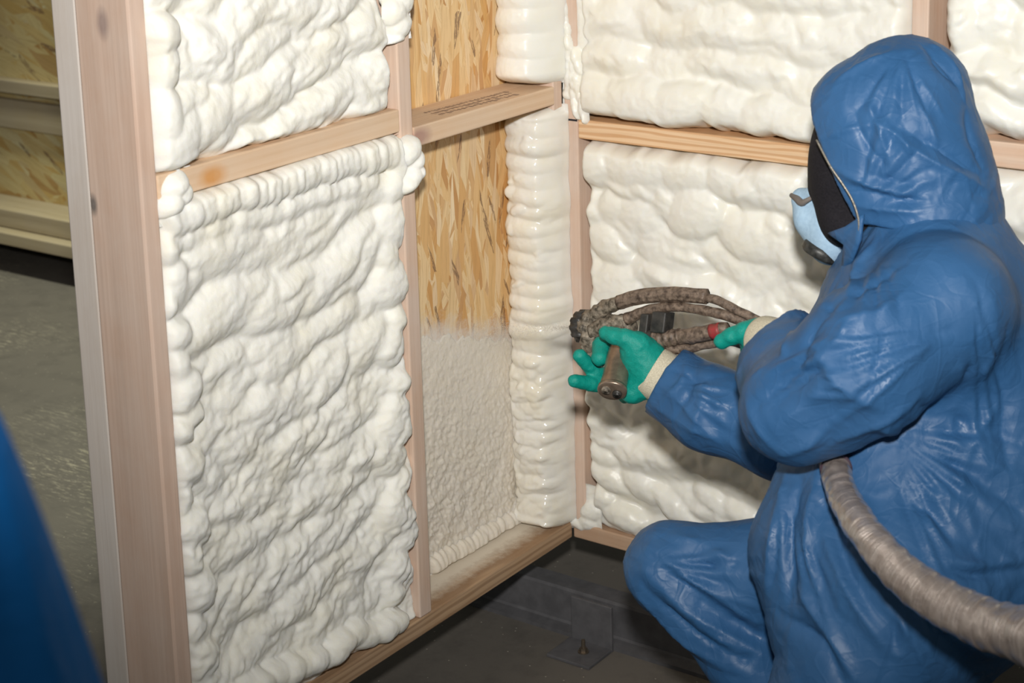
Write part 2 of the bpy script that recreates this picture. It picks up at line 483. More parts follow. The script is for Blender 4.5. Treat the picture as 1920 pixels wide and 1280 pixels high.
def wrap_mat():
    m, nt, p = new_mat('film_wrap')
    b = NB(nt)
    v = b.coord()
    at = b.n('ShaderNodeAttribute'); at.attribute_name = 'along'
    sc = b.n('ShaderNodeVectorMath'); sc.operation = 'SCALE'; sc.inputs[3].default_value = 9.0; b.link(v, sc.inputs[0])
    cx = b.n('ShaderNodeCombineXYZ'); b.link(b.math('MULTIPLY', at.outputs['Fac'], 260.0), cx.inputs[0])
    ad = b.n('ShaderNodeVectorMath'); b.link(sc.outputs[0], ad.inputs[0]); b.link(cx.outputs[0], ad.inputs[1])
    ring = b.noise(ad.outputs[0], 1.0, 4, 0.65, 0.5)
    n = b.noise(v, 45, 6, 0.7, 0.6)
    col = b.ramp(n, [(0.3, (0.34, 0.27, 0.235)), (0.7, (0.52, 0.44, 0.39))])
    col = b.mix(col, (0.72, 0.64, 0.59), b.math('MULTIPLY', b.ramp(ring, [(0.50, (0, 0, 0)), (0.72, (1, 1, 1))]), 0.55))
    b.link(col, p.inputs['Base Color'])
    p.inputs['Metallic'].default_value = 0.35
    p.inputs['Roughness'].default_value = 0.36
    p.inputs['Coat Weight'].default_value = 0.9
    p.inputs['Coat Roughness'].default_value = 0.08
    b.link(b.bump(b.math('ADD', b.math('MULTIPLY', n, 0.7), ring), 0.8, 0.005), p.inputs['Normal'])
    return m
M_SILVER = wrap_mat()
M_TAPE = simple('dark_tape', (0.05, 0.025, 0.04), 0.15, 0, 0.7, 90, (0.10, 0.07, 0.09), 0.6, 0.003)
M_STEEL = simple('grey_primer', (0.115, 0.112, 0.118), 0.6, 0.0, 0.4, 30, (0.085, 0.083, 0.088), 0.1)
M_BOLT = simple('zinc_bolt', (0.20, 0.16, 0.12), 0.4, 0.7, 0.5, 60)
M_INK = simple('marker_ink', (0.012, 0.012, 0.018), 0.6)
M_ZIP = simple('metal_zip', (0.42, 0.38, 0.32), 0.4, 0.5, 0.5, 400, (0.22, 0.20, 0.16), 0.6)
M_SOLE = simple('dark_rubber', (0.02, 0.02, 0.02), 0.7)

def floor_mat():
    m, nt, p = new_mat('concrete')
    b = NB(nt)
    v = b.coord()
    big = b.noise(v, 1.1, 5, 0.6)
    col = b.ramp(big, [(0.3, (0.105, 0.093, 0.080)), (0.7, (0.150, 0.134, 0.115))])
    mid = b.noise(v, 9, 6, 0.7)
    col = b.mix(col, (0.085, 0.076, 0.066), b.ramp(mid, [(0.48, (0, 0, 0)), (0.75, (0.85, 0.85, 0.85))]))
    big2 = b.noise(b.coord(loc=(4, 2, 0)), 1.6, 3, 0.5)
    msk = b.ramp(big2, [(0.42, (0, 0, 0)), (0.6, (1, 1, 1))])
    for rz, sc in ((0.95, (18, 95, 1)), (0.55, (26, 120, 1))):
        sp = b.noise(b.coord(sc, rot=(0, 0, rz)), 1.0, 3, 0.7, 0.4)
        col = b.mix(col, (0.42, 0.38, 0.29), b.math('MULTIPLY', b.ramp(sp, [(0.55, (0, 0, 0)), (0.72, (0.8, 0.8, 0.8))]), b.math('MULTIPLY', msk, b.math('LESS_THAN', b.math('ADD', b.sep()[0], b.math('MULTIPLY', mid, 0.8)), 2.45))))
    fleck = b.vor(v, 40)
    col = b.mix(col, (0.5, 0.46, 0.38), b.math('MULTIPLY', b.math('LESS_THAN', fleck.outputs['Distance'], 0.07), 0.6))
    b.link(col, p.inputs['Base Color'])
    p.inputs['Roughness'].default_value = 0.75
    b.link(b.bump(mid, 0.3, 0.003), p.inputs['Normal'])
    return m
M_FLOOR = floor_mat()

# ------------------------------------------------------------------ setting: floor
fl_o = box('floor', -12, 6, -6, 12, GZ - 0.1, GZ, M_FLOOR, bev=0)
setp(fl_o, 'olive grey scuffed concrete floor running under both timber frames', 'floor', kind='structure')

# ------------------------------------------------------------------ foam
class Foam:
    """height field over a bay; u runs along the wall, v is height above the frame's underside"""
    def __init__(s, u0, u1, v0, v1, step=0.0027, base=-0.02):
        s.u0, s.u1, s.v0, s.v1, s.step = u0, u1, v0, v1, step
        s.nu = int((u1 - u0) / step) + 1; s.nv = int((v1 - v0) / step) + 1
        s.u = np.linspace(u0, u1, s.nu); s.v = np.linspace(v0, v1, s.nv)
        s.U, s.V = np.meshgrid(s.u, s.v)
        s.H = np.full(s.U.shape, base, float)
    def _win(s, cu, cv, r):
        i0 = max(0, np.searchsorted(s.u, cu - r)); i1 = min(s.nu, np.searchsorted(s.u, cu + r))
        j0 = max(0, np.searchsorted(s.v, cv - r)); j1 = min(s.nv, np.searchsorted(s.v, cv + r))
        return slice(j0, j1), slice(i0, i1)
    def blob(s, cu, cv, ru, rv, ang, top, bulge):
        w = s._win(cu, cv, max(ru, rv))
        if s.H[w].size == 0: return
        c, n = math.cos(ang), math.sin(ang)
        du, dv = s.U[w] - cu, s.V[w] - cv
        a, b = (du * c + dv * n) / ru, (-du * n + dv * c) / rv
        q = a * a + b * b
        h = np.where(q < 1, top - bulge * (1 - np.sqrt(np.clip(1 - q, 0, 1))), -9)
        s.H[w] = np.maximum(s.H[w], h)
    def stroke(s, P, r, top, bulge, ribs=0.0, period=0.03, jit=0.0):
        """a bead laid along a path; ribs > 0: stacked blobs"""
        P = catmull(np.array([(*p, 0) for p in P]), 10)[:, :2]
        L = np.concatenate([[0], np.cumsum(np.linalg.norm(np.diff(P, axis=0), axis=1))])
        n = max(2, int(L[-1] / period))
        for k in range(n + 1):
            t = (k + rng.uniform(-.25, .25)) / n * L[-1]
            cu, cv = np.interp(t, L, P[:, 0]), np.interp(t, L, P[:, 1])
            t2 = min(L[-1], t + 1e-3); t1 = max(0, t - 1e-3)
            ang = math.atan2(np.interp(t2, L, P[:, 1]) - np.interp(t1, L, P[:, 1]), np.interp(t2, L, P[:, 0]) - np.interp(t1, L, P[:, 0]))
            rr = r * rng.uniform(0.88, 1.1)
            s.blob(cu + rng.normal(0, jit), cv + rng.normal(0, jit), period * rng.uniform(0.95, 1.5), rr, ang + rng.normal(0, 0.15), top + rng.normal(0, ribs), bulge * rng.uniform(0.85, 1.15))
    def rows(s, spacing, slope, ru, rv, top, var, bulge, dens=1.0, rowvar=0.0):
        v = s.v0 - 0.1
        while v < s.v1 + 0.1:
            rt = top + rng.normal(0, rowvar)
            u = s.u0 - 0.05
            while u < s.u1 + 0.05:
                a = rng.uniform(*ru); b = rng.uniform(*rv)
                s.blob(u, v + slope * (u - s.u0) + rng.normal(0, spacing * 0.22), a, b, slope + rng.normal(0, 0.22), rt + rng.normal(0, var), bulge * b / rv[1])
                u += a * rng.uniform(0.7, 1.2) / dens
            v += spacing * rng.uniform(0.8, 1.2)
    def scatter(s, n, ru, rv, ang, lift, bulge, where=None):
        """small lumps riding on the surface as it is"""
        H0 = s.H.copy()
        for k in range(n):
            cu, cv = rng.uniform(s.u0, s.u1), rng.uniform(s.v0, s.v1)
            if where is not None and rng.random() > where(cu, cv): continue
            i = min(s.nu - 1, int((cu - s.u0) / s.step)); j = min(s.nv - 1, int((cv - s.v0) / s.step))
            s.blob(cu, cv, rng.uniform(*ru), rng.uniform(*rv), ang + rng.normal(0, 0.3), H0[j, i] + rng.uniform(0.3, 1) * lift, bulge)
    def rolls(s, spacing, slope, amp, base, wob=0.3, seed=0, sharp=0.75):
        ph = (s.V - slope * (s.U - s.u0)) / spacing + wob * fbm2(s.U * 4.5, s.V * 6, 2, seed) + 0.16 * noise2(s.U * 16, s.V * 16, seed + 3)
        k = np.floor(ph)
        lift = 0.35 * noise2(k * 7.3, k * 0 + 0.5, seed + 4) + 0.3 * noise2(s.U * 7, s.V * 7, seed + 6)
        s.H = np.maximum(s.H, base + amp * (np.abs(np.sin(np.pi * ph)) ** sharp * (1 + lift) + lift))
    def billow(s, f, amp, ang=0.0, st=1.6, seed=0, w=1.0):
        c, n = math.cos(ang), math.sin(ang)
        x, y = s.U * c + s.V * n, -s.U * n + s.V * c
        x = x + 0.25 / f * noise2(x * f * 0.8, y * f * 0.8, seed + 31); y = y + 0.25 / f * noise2(x * f * 0.8, y * f * 0.8, seed + 32)
        t = np.abs(noise2(x * f / st, y * f, seed))
        s.H = s.H + amp * w * (np.sqrt(t + 0.004) * 1.5 - 0.55)
    def blur(s, n=1):
        for _ in range(n):
            P = np.pad(s.H, 1, mode='edge')
            s.H = (P[:-2, 1:-1] + P[2:, 1:-1] + P[1:-1, :-2] + P[1:-1, 2:] + 4 * P[1:-1, 1:-1]) / 8
    def build(s, name, O, U, N, mat, parent, back=-0.1, edge=0.035, wav=0.006, inset=(0.0, 0.0, 0.0, 0.0), seed=0, rough=0.0015, power=2.0):
        H = s.H
        H = H + rough * fbm2(s.U * 60, s.V * 60, 3, seed)
        a = np.linspace(0, 1, s.nu)[None, :]; b = np.linspace(0, 1, s.nv)[:, None]
        def wavy(t, k): return wav * (noise2(t * 14, t * 0 + k, seed + k) + 0.5 * noise2(t * 40, t * 0 + k, seed + k + 5))
        def cell(fr, k, inv):           # scalloped outline from lumps
            return fr
        uL = s.u0 + inset[0] + wavy(s.v, 1)[:, None]; uR = s.u1 - inset[1] + wavy(s.v, 2)[:, None]
        vB = s.v0 + inset[2] + wavy(s.u, 3)[None, :]; vT = s.v1 - inset[3] + wavy(s.u, 4)[None, :]
        # squeeze rows towards the rims so that the rounded edge is well sampled
        uu = uL + (uR - uL) * a; vv = vB + (vT - vB) * b
        d = np.minimum(np.minimum(uu - uL, uR - uu), np.minimum(vv - vB, vT - vv))
        dl = np.minimum(uu - uL, uR - uu); db = np.minimum(vv - vB, vT - vv)
        t1 = np.clip(1 - dl / edge, 0, 1); t2 = np.clip(1 - db / edge, 0, 1)
        t = np.clip(np.sqrt(t1 ** 2 + t2 ** 2), 0, 1)
        prof = np.sqrt(np.clip(1 - t ** power, 0, 1))
        h = back + (H - back) * prof
        O, U, N = (np.asarray(x, float) for x in (O, U, N))
        X = O + uu[..., None] * U + vv[..., None] * np.array([0, 0, 1.0]) + h[..., None] * N
        idx = np.arange(s.nu * s.nv).reshape(s.nv, s.nu)
        F = np.stack([idx[:-1, :-1], idx[:-1, 1:], idx[1:, 1:], idx[1:, :-1]], -1).reshape(-1, 4)
        if np.dot(np.cross(U, (0, 0, 1)), N) < 0: F = F[:, ::-1].copy()
        return mesh_obj(name, X.reshape(-1, 3), F, mat, parent, True)

# ------------------------------------------------------------------ left wall: x = 0 is the face of its studs
DEP = 0.115
TOP = 1.62
wl = empty('wall_left', (0, -0.6, 0), 'timber framed wall with foamed bays and one bay of bare strand board, its end stud near the camera', 'wall', kind='structure')
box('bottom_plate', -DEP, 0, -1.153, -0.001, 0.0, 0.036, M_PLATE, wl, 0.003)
box('end_stud', -0.120, 0, -1.153, -1.119, 0.037, TOP, M_STUD_NEAR, wl, 0.004)
box('batten', -0.178, -0.1215, -1.150, -1.110, 0.0, TOP, M_BATTEN, wl, 0.004, label='weathered greyish batten on the back of the end stud')
box('stud', -DEP, 0, -0.527, -0.491, 0.037, TOP, M_STUD, wl, 0.003)
box('stud', -DEP, -0.002, -0.034, -0.002, 0.037, TOP, M_STUD, wl, 0.003)
box('rail', -DEP, 0, -1.118, -0.528, 0.995, 1.037, M_RAILY, wl, 0.003)
box('rail', -DEP, 0.001, -0.490, -0.034, 0.958, 0.996, M_RAILY, wl, 0.003, label='lower rail between the middle stud and the corner')
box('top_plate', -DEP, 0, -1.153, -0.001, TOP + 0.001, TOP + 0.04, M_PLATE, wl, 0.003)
box('strand_board', -DEP - 0.013, -DEP - 0.0005, -1.108, -0.001, 0.0, TOP, M_OSB, wl, 0)

# grey printed stamp on the top of the lower rail: a flat ink print, lines of illegible strokes
bm = bmesh.new()
for row in range(3):
    y = -0.375
    while y < -0.135:
        w_ = random.uniform(0.004, 0.012)
        x0 = -0.062 + row * 0.017 + (y + 0.25) * 0.05
        h_ = random.uniform(0.006, 0.013)
        vs_ = [bm.verts.new((x0 + random.uniform(-.002, .002), y, 0.9968)), bm.verts.new((x0 + h_, y + random.uniform(0, .003), 0.9968)), bm.verts.new((x0 + h_, y + w_, 0.9968)), bm.verts.new((x0, y + w_ * 0.8, 0.9968))]
        bm.faces.new(vs_)
        y += w_ + random.uniform(0.002, 0.006)
m_st = simple('faded_stamp_ink', (0.27, 0.19, 0.15), 0.8, 0, 0.2, 260, (0.48, 0.34, 0.25))
bm_obj('stamp', bm, m_st, wl, label='faded grey printed stamp on the rail')

LW = dict(O=(0, 0, 0), U=(0, 1, 0), N=(1, 0, 0), parent=wl)
# lower bay between end stud and middle stud
f = Foam(-1.123, -0.520, 0.030, 0.996, base=-0.045)
f.rolls(0.098, 0.14, 0.0145, -0.023, 0.45, 40)
lowm = np.clip((0.80 - f.V) / 0.35, 0.25, 1)
f.billow(16, 0.012, 0.3, 1.7, 41)
f.blur(3)
f.stroke([(-1.0889, 0.9231), (-0.9828, 0.9242), (-0.8576, 0.9198), (-0.7231, 0.9197), (-0.6086, 0.9152)], 0.026, 0.004, 0.022, 0.002, 0.024, 0.002)
for q, r, t in (((-0.5285, 0.9429), .034, .018), ((-0.5467, 0.8970), .040, .014), ((-0.5466, 0.8269), .046, .010), ((-0.5686, 0.7719), .036, .012), ((-0.5582, 0.7186), .046, .014), ((-0.5505, 0.6450), .036, .010), ((-0.5720, 0.5997), .044, .014), ((-0.5552, 0.5221), .036, .012), ((-0.5659, 0.4522), .050, .016), ((-0.5898, 0.3973), .046, .010), ((-0.5627, 0.3293), .030, .012), ((-0.5772, 0.2758), .050, .020), ((-0.5534, 0.2235), .030, .016), ((-0.5777, 0.1681), .040, .014), ((-0.5919, 0.1195), .034, .008)):
    f.blob(*q, r * rng.uniform(0.8, 1.2), r * rng.uniform(0.8, 1.3), rng.normal(0.3, 0.4), t, 0.026)
for q, r, t in (((-1.1035, 0.9137), .022, .012), ((-1.0884, 0.8664), .026, .010), ((-1.1073, 0.8232), .020, .012), ((-1.0936, 0.7709), .028, .014), ((-1.1018, 0.7200), .024, .012), ((-1.0861, 0.6747), .030, .018), ((-1.0743, 0.6347), .024, .012), ((-1.1000, 0.6115), .024, .014), ((-1.0976, 0.5469), .034, .012), ((-1.1105, 0.4965), .022, .010), ((-1.0834, 0.4398), .036, .014), ((-1.1021, 0.3911), .026, .012), ((-1.0837, 0.3269), .034, .014), ((-1.0988, 0.2668), .026, .008), ((-1.0885, 0.2045), .032, .012)):
    f.blob(*q, r * rng.uniform(0.9, 1.4), r * rng.uniform(0.9, 1.5), rng.normal(0, 0.5), t, 0.026)
f.blur(5)
f.billow(32, 0.0060, 0.45, 1.7, 42, lowm)
f.blur(1)
f.billow(66, 0.0034, 0.5, 1.5, 43, lowm)
f.billow(120, 0.0012, 0.5, 1.5, 44, lowm)
f.stroke([(-1.0990, 0.9627), (-1.0030, 0.9687), (-0.8794, 0.9694), (-0.7471, 0.9683), (-0.6052, 0.9662), (-0.4874, 0.9567)], 0.034, 0.018, 0.026, 0.0018, 0.017, 0.0008)
f.stroke([(-1.0781, 0.1120), (-0.9890, 0.1089), (-0.8895, 0.0947), (-0.7843, 0.0838), (-0.6809, 0.0714), (-0.6005, 0.0598)], 0.026, 0.020, 0.028, 0.004, 0.036, 0.004)
f.blur(2)
f.build('foam_fill', mat=M_FOAM, back=-0.045, edge=0.016, wav=0.007, seed=11, inset=(-0.001, 0.002, 0.002, 0.001), **LW)
# a lump of foam spilt over the rail's end beside the end stud, another over the middle stud below the rail
f = Foam(-1.122, -1.045, 0.955, 1.036, step=0.002, base=-0.02)
f.blob(*(-1.0864, 1.0130), 0.030, 0.026, 0.3, 0.022, 0.03); f.blob(*(-1.1002, 0.9861), 0.03, 0.022, 0, 0.024, 0.03); f.blob(*(-1.0730, 0.9973), 0.02, 0.02, 0, 0.02, 0.02); f.blur(1)
f.build('foam_lump', mat=M_FOAM, back=-0.004, edge=0.022, wav=0.006, seed=5, **LW)
f = Foam(-0.55, -0.478, 0.88, 0.992, step=0.002, base=-0.02)
for q, r in (((-0.5183, 0.9588), .028), ((-0.4980, 0.9367), .022), ((-0.4932, 0.9137), .018), ((-0.5106, 0.9093), .022), ((-0.5237, 0.8970), .024)): f.blob(*q, r * 1.2, r, 0.2, 0.03, 0.03)
f.blur(1)
f.build('foam_lump', mat=M_FOAM, back=-0.004, edge=0.02, wav=0.005, seed=6, **LW)
# upper bay
f = Foam(-1.123, -0.520, 1.034, 1.60, step=0.003, base=-0.05)
f.rolls(0.105, 0.16, 0.022, -0.022, 0.45, 50)
f.billow(13, 0.014, 0.25, 1.7, 51)
f.blur(3)
f.billow(30, 0.0055, 0.4, 1.6, 52)
f.blur(1)
f.billow(66, 0.0016, 0.4, 1.5, 53)
f.stroke([(-1.1047, 1.2593), (-1.0985, 1.1841), (-1.0937, 1.1163), (-1.0758, 1.0664)], 0.035, 0.022, 0.035, 0.005, 0.05, 0.005)
f.blob(*(-1.0740, 1.0856), 0.075, 0.05, 0.5, 0.022, 0.035)
f.blob(*(-1.0030, 1.1039), 0.09, 0.045, 0.4, 0.014, 0.03)
f.blur(2)
f.build('foam_fill', mat=M_FOAM, back=-0.06, edge=0.020, wav=0.007, seed=12, inset=(-0.001, 0.022, -0.002, 0), **LW)

f = Foam(-0.56, -0.482, 1.16, 1.40, step=0.002, base=-0.02)
for q, r in (((-0.5322, 1.2166), .03), ((-0.5188, 1.1908), .028), ((-0.5302, 1.1538), .026), ((-0.5101, 1.2329), .03), ((-0.5422, 1.1315), .02), ((-0.5187, 1.2627), .035)): f.blob(*q, r, r, 0.2, 0.022, 0.03)
f.blur(2)
f.build('foam_lump', mat=M_FOAM, back=-0.004, edge=0.015, wav=0.004, seed=7, **LW)

# bay being sprayed: thin fresh coat on the board, beads along its bottom and along the corner
f = Foam(-0.492, -0.030, 0.030, 0.62, step=0.0022, base=0.0)
vt = f.V + 0.29 * (f.U + 0.2)
g = np.clip((0.50 - vt) / 0.43, 0, 1)
orange = 0.5 + 0.5 * noise2(f.U * 95 + f.V * 55, f.V * 70 - f.U * 20, 3) + 0.35 * noise2(f.U * 190 + f.V * 90, f.V * 150, 4)
f.H = -0.0004 + 0.012 * g + orange * (0.0006 + 0.0058 * g ** 0.8) + 0.004 * g * fbm2(f.U * 22, f.V * 22, 2, 8) - 0.02 * np.clip((vt - 0.485 + 0.015 * fbm2(f.U * 30, f.V * 12, 3, 21)) / 0.06, 0, 1)
f.build('foam_coat', (-DEP, 0, 0), (0, 1, 0), (1, 0, 0), M_FOAM_C, wl, back=-0.001, edge=0.004, wav=0.0, seed=13, rough=0.0003)
f = Foam(-0.492, -0.034, 0.034, 0.115, step=0.002, base=0.0)
f.stroke([(-0.3613, 0.0501), (-0.2723, 0.0461), (-0.1796, 0.0456), (-0.0831, 0.0450), (-0.0332, 0.0483)], 0.030, 0.034, 0.026, 0.0010, 0.013, 0.0006)
f.blur(4)
f.build('foam_bead', (-DEP, 0, 0), (0, 1, 0), (1, 0, 0), M_FOAM_C, wl, back=-0.001, edge=0.012, wav=0.003, seed=14)
# dusty fuzz on the front half of the plate top is overspray; the fat column along the corner stud
def column(z0, z1, seed, mat, bulge, wide, per, fine):
    f = Foam(-0.118, 0.011, z0, z1, step=0.0022, base=0.02)
    z = z0 - 0.02
    while z < z1 + 0.02:
        f.blob(-0.053 + rng.normal(0, 0.003), z, wide * rng.uniform(0.96, 1.06), per * rng.uniform(0.75, 1.15), rng.normal(0, 0.10), bulge + rng.normal(0, 0.003), bulge * 0.95)
        z += per * rng.uniform(0.62, 1.0)
    if fine:
        f.blur(1)
        f.scatter(fine, (0.008, 0.024), (0.007, 0.016), 0.3, 0.005, 0.008, lambda u, v: 1 if v < 0.40 else 0.15)
    f.blur(2)
    f.build('foam_column', (0, -0.030, 0), (1, 0, 0), (0, -1, 0), mat, wl, back=-0.0295, edge=0.030, wav=0.004, seed=seed, rough=0.0012)
column(0.032, 0.955, 21, M_FOAM_W, 0.062, 0.070, 0.040, 260)
column(0.998, 1.60, 22, M_FOAM_R, 0.085, 0.075, 0.062, 0)

# ------------------------------------------------------------------ right wall: y = 0 is the face of its studs
wr = empty('wall_right', (0.75, 0.05, 0), 'timber framed wall full of smooth cream foam behind the worker', 'wall', kind='structure')
XR = 1.535
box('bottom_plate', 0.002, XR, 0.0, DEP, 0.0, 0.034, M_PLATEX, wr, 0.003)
for x in (0.001, 0.752, 1.503):
    box('stud', x, x + 0.032, 0.0, DEP, 0.035, TOP, M_STUD, wr, 0.003)
box('rail', 0.034, 0.751, 0.0, DEP, 0.885, 0.925, M_RAILX, wr, 0.003)
box('rail', 0.785, 1.502, 0.0, DEP, 0.926, 0.972, M_RAILP, wr, 0.003, label='pale rail behind the hood')
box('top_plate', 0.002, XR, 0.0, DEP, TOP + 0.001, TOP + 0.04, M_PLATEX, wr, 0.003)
box('strand_board', 0.001, XR, DEP + 0.0005, DEP + 0.013, 0.0, TOP, M_OSB_FAR, wr, 0)
bm = box_bm(0.0015, 0.0325, -0.0008, 0.0, 0.9205, 0.9245, 0)
bm_obj('pencil_line', bm, M_INK, wr, label='black marker line across the corner stud')

RW = dict(O=(0, 0, 0), U=(1, 0, 0), N=(0, -1, 0), parent=wr)
f = Foam(0.030, 0.756, 0.026, 0.887, step=0.003, base=-0.03)
f.rolls(0.098, -0.08, 0.020, -0.014, 0.5, 60)
f.billow(10, 0.016, -0.15, 1.6, 61)
f.blur(4)
f.billow(23, 0.0065, -0.25, 1.5, 62)
f.blur(3)
f.billow(48, 0.0022, -0.4, 1.5, 63, np.clip((0.62 - f.V) / 0.3, 0.3, 1))
f.blur(1)
f.blob(*(0.0693, 0.8382), 0.060, 0.052, 0, 0.030, 0.04); f.blob(*(0.1690, 0.8462), 0.11, 0.050, 0.0, 0.027, 0.03); f.blob(*(0.2740, 0.8472), 0.09, 0.047, -0.1, 0.023, 0.03)
f.blob(*(0.3038, 0.7641), 0.066, 0.055, 0.3, 0.024, 0.022); f.blob(*(0.3755, 0.8462), 0.065, 0.05, 0.2, 0.020, 0.03); f.blob(*(0.4738, 0.8420), 0.075, 0.055, 0, 0.022, 0.03)
f.blob(*(0.1039, 0.7528), 0.040, 0.035, 0.6, 0.013, 0.02); f.blob(*(0.1739, 0.7450), 0.075, 0.05, -0.5, 0.013, 0.026); f.blob(*(0.4223, 0.7347), 0.08, 0.05, -0.3, 0.014, 0.022)
f.blob(*(0.0960, 0.6727), 0.06, 0.045, -0.5, 0.013, 0.026); f.blob(*(0.2418, 0.6655), 0.09, 0.05, -0.4, 0.010, 0.02); f.blob(*(0.1137, 0.5785), 0.07, 0.06, 0.2, 0.012, 0.022)
for q, ru, rv, an in (((0.0684, 0.2664), .04, .03, -.3), ((0.0780, 0.2086), .045, .028, -.3), ((0.0865, 0.1623), .05, .03, -.4), ((0.0626, 0.1084), .035, .03, 0), ((0.1471, 0.2235), .06, .03, -.5), ((0.1724, 0.1578), .06, .032, -.5), ((0.1185, 0.0792), .06, .03, -.2), ((0.2495, 0.1283), .07, .03, -.5), ((0.3500, 0.1637), .06, .03, -.4), ((0.4111, 0.1551), .06, .03, -.3)):
    f.blob(*q, ru, rv, an, 0.014 + rng.normal(0, 0.003), 0.022)
f.blur(3)
f.build('foam_fill', mat=M_FOAM_R, edge=0.028, wav=0.010, seed=31, inset=(0.006, 0.002, -0.006, 0.003), **RW)
f = Foam(0.030, 0.756, 0.921, 1.60, step=0.003, base=-0.03)
f.rolls(0.092, -0.04, 0.022, -0.010, 0.45, 70)
f.billow(9, 0.018, -0.05, 1.8, 71)
f.blur(4)
f.billow(21, 0.007, -0.1, 1.6, 72)
f.blur(3)
f.billow(46, 0.0020, -0.1, 1.5, 73)
f.blur(1)
f.stroke([(0.0950, 0.9681), (0.2448, 0.9765), (0.3873, 0.9793), (0.5123, 0.9706), (0.6428, 0.9764)], 0.048, 0.036, 0.034, 0.004, 0.085, 0.004)
f.blur(4)
f.build('foam_fill', mat=M_FOAM_R, edge=0.032, wav=0.009, seed=32, inset=(0.002, 0.004, -0.001, 0), **RW)
f = Foam(0.781, 1.505, 0.030, 0.929, step=0.0035, base=-0.03)
f.rolls(0.10, -0.04, 0.024, -0.012, 0.4, 80); f.billow(10, 0.016, 0, 1.6, 81); f.blur(4); f.billow(24, 0.006, 0, 1.5, 82); f.blur(2)
f.build('foam_fill', mat=M_FOAM_R, edge=0.045, wav=0.009, seed=33, **RW)
f = Foam(0.781, 1.505, 0.968, 1.60, step=0.003, base=-0.03)
f.rolls(0.095, -0.04, 0.026, -0.012, 0.4, 90); f.billow(10, 0.016, 0, 1.6, 91); f.blur(4); f.billow(24, 0.006, 0, 1.5, 92); f.blur(2)
f.blob(*(0.8176, 1.1778), 0.05, 0.06, 0, 0.03, 0.045); f.blur(1)
f.scatter(120, (0.012, 0.03), (0.01, 0.02), 0, 0.003, 0.006); f.blur(1)
f.build('foam_fill', mat=M_FOAM_R, edge=0.045, wav=0.009, seed=34, inset=(0.016, 0, 0, 0), **RW)
# ragged skin of foam lapped over the corner stud above the rail
f = Foam(-0.004, 0.062, 0.918, 1.60, step=0.002, base=-0.006)
f.stroke([(0.0070, 0.9711), (0.0139, 1.0380), (0.0102, 1.1035), (0.0040, 1.1685), (0.0005, 1.2332)], 0.011, 0.008, 0.012, 0.002, 0.02, 0.002)
f.stroke([(0.0326, 0.9457), (0.0230, 0.9836), (0.0230, 1.0387), (0.0155, 1.1039)], 0.009, 0.010, 0.012, 0.002, 0.016, 0.002)
f.stroke([(0.0556, 0.9258), (0.0434, 0.9633), (0.0366, 1.0069), (0.0326, 1.0614)], 0.012, 0.012, 0.016, 0.002, 0.02, 0.003)
f.blur(1)
f.build('foam_smear', mat=M_FOAM_R, back=-0.003, edge=0.010, wav=0.003, seed=35, **RW)
# smear at the foot of the corner stud
f = Foam(-0.012, 0.075, 0.018, 0.13, step=0.002, base=-0.006)
for q, r in (((-0.0020, 0.0342), .02), ((0.0159, 0.0299), .02), ((0.0340, 0.0405), .025), ((0.0441, 0.0675), .03), ((-0.0013, 0.0628), .012)): f.blob(*q, r, r * 0.8, 0.5, 0.007, 0.016)
f.blur(5)
f.build('foam_smear', mat=M_FOAM_R, back=-0.003, edge=0.012, wav=0.004, seed=36, **RW)

# blocks carrying the frames, outside the picture
for i, (x0, x1, y0, y1) in enumerate(((-0.11, 0.0, -1.14, -1.03), (1.40, 1.52, 0.0, 0.115))):
    o = box('packing_block', x0, x1, y0, y1, GZ, -0.0005, M_DARK, None, 0.003)
    setp(o, ['dark timber packing block under the near end of the left wall', 'dark timber packing block under the far end of the right wall'][i], 'block')

# ------------------------------------------------------------------ steel beam on the floor under the frames
yb = -0.030
bm = bmesh.new()
prof = [(0.0, -0.2), (-0.032, -0.2), (-0.032, -0.191), (-0.006, -0.187), (-0.003, -0.182), (-0.003, -0.112), (0.0, -0.106), (0.05, -0.106), (0.05, -0.112), (0.006, -0.114), (0.006, -0.190), (0.05, -0.192), (0.05, -0.2)]
va = [[bm.verts.new((x, yb + p[0], p[1])) for p in prof] for x in (-1.1, 1.4)]
for i in range(len(prof)):
    j = (i + 1) % len(prof)
    bm.faces.new((va[0][i], va[0][j], va[1][j], va[1][i]))
bm.faces.new(va[0][::-1]); bm.faces.new(va[1])
beam = bm_obj('steel_beam', bm, M_STEEL)
setp(beam, 'grey painted steel channel lying on the dark floor below the foamed corner', 'beam')
br = empty('angle_bracket', (0.10, yb - 0.05, GZ), 'grey steel angle bracket bolted to the floor against the channel', 'bracket')
bm = box_bm(0.040, 0.142, yb - 0.042, yb - 0.034, GZ, -0.098, 0.0015)
bm_obj('upright_plate', bm, M_STEEL, br)
bm = box_bm(0.035, 0.142, yb - 0.130, yb - 0.042, GZ, GZ + 0.007, 0.0015)
for v in bm.verts:
    if v.co.x < 0.06 and v.co.y < yb - 0.1: v.co.y += 0.0
bm_obj('base_plate', bm, M_STEEL, br)
bm = bmesh.new()
bc = Vector((0.097, yb - 0.082, GZ + 0.007))
bmesh.ops.create_cone(bm, segments=6, radius1=0.0085, radius2=0.0085, depth=0.008, cap_ends=True, matrix=Matrix.Translation(bc + Vector((0, 0, 0.006))))
bmesh.ops.create_cone(bm, segments=16, radius1=0.012, radius2=0.012, depth=0.003, cap_ends=True, matrix=Matrix.Translation(bc + Vector((0, 0, 0.001))))
bmesh.ops.create_cone(bm, segments=12, radius1=0.0045, radius2=0.0042, depth=0.02, cap_ends=True, matrix=Matrix.Translation(bc + Vector((0, 0, 0.018))))
bm_obj('bolt', bm, M_BOLT, br)

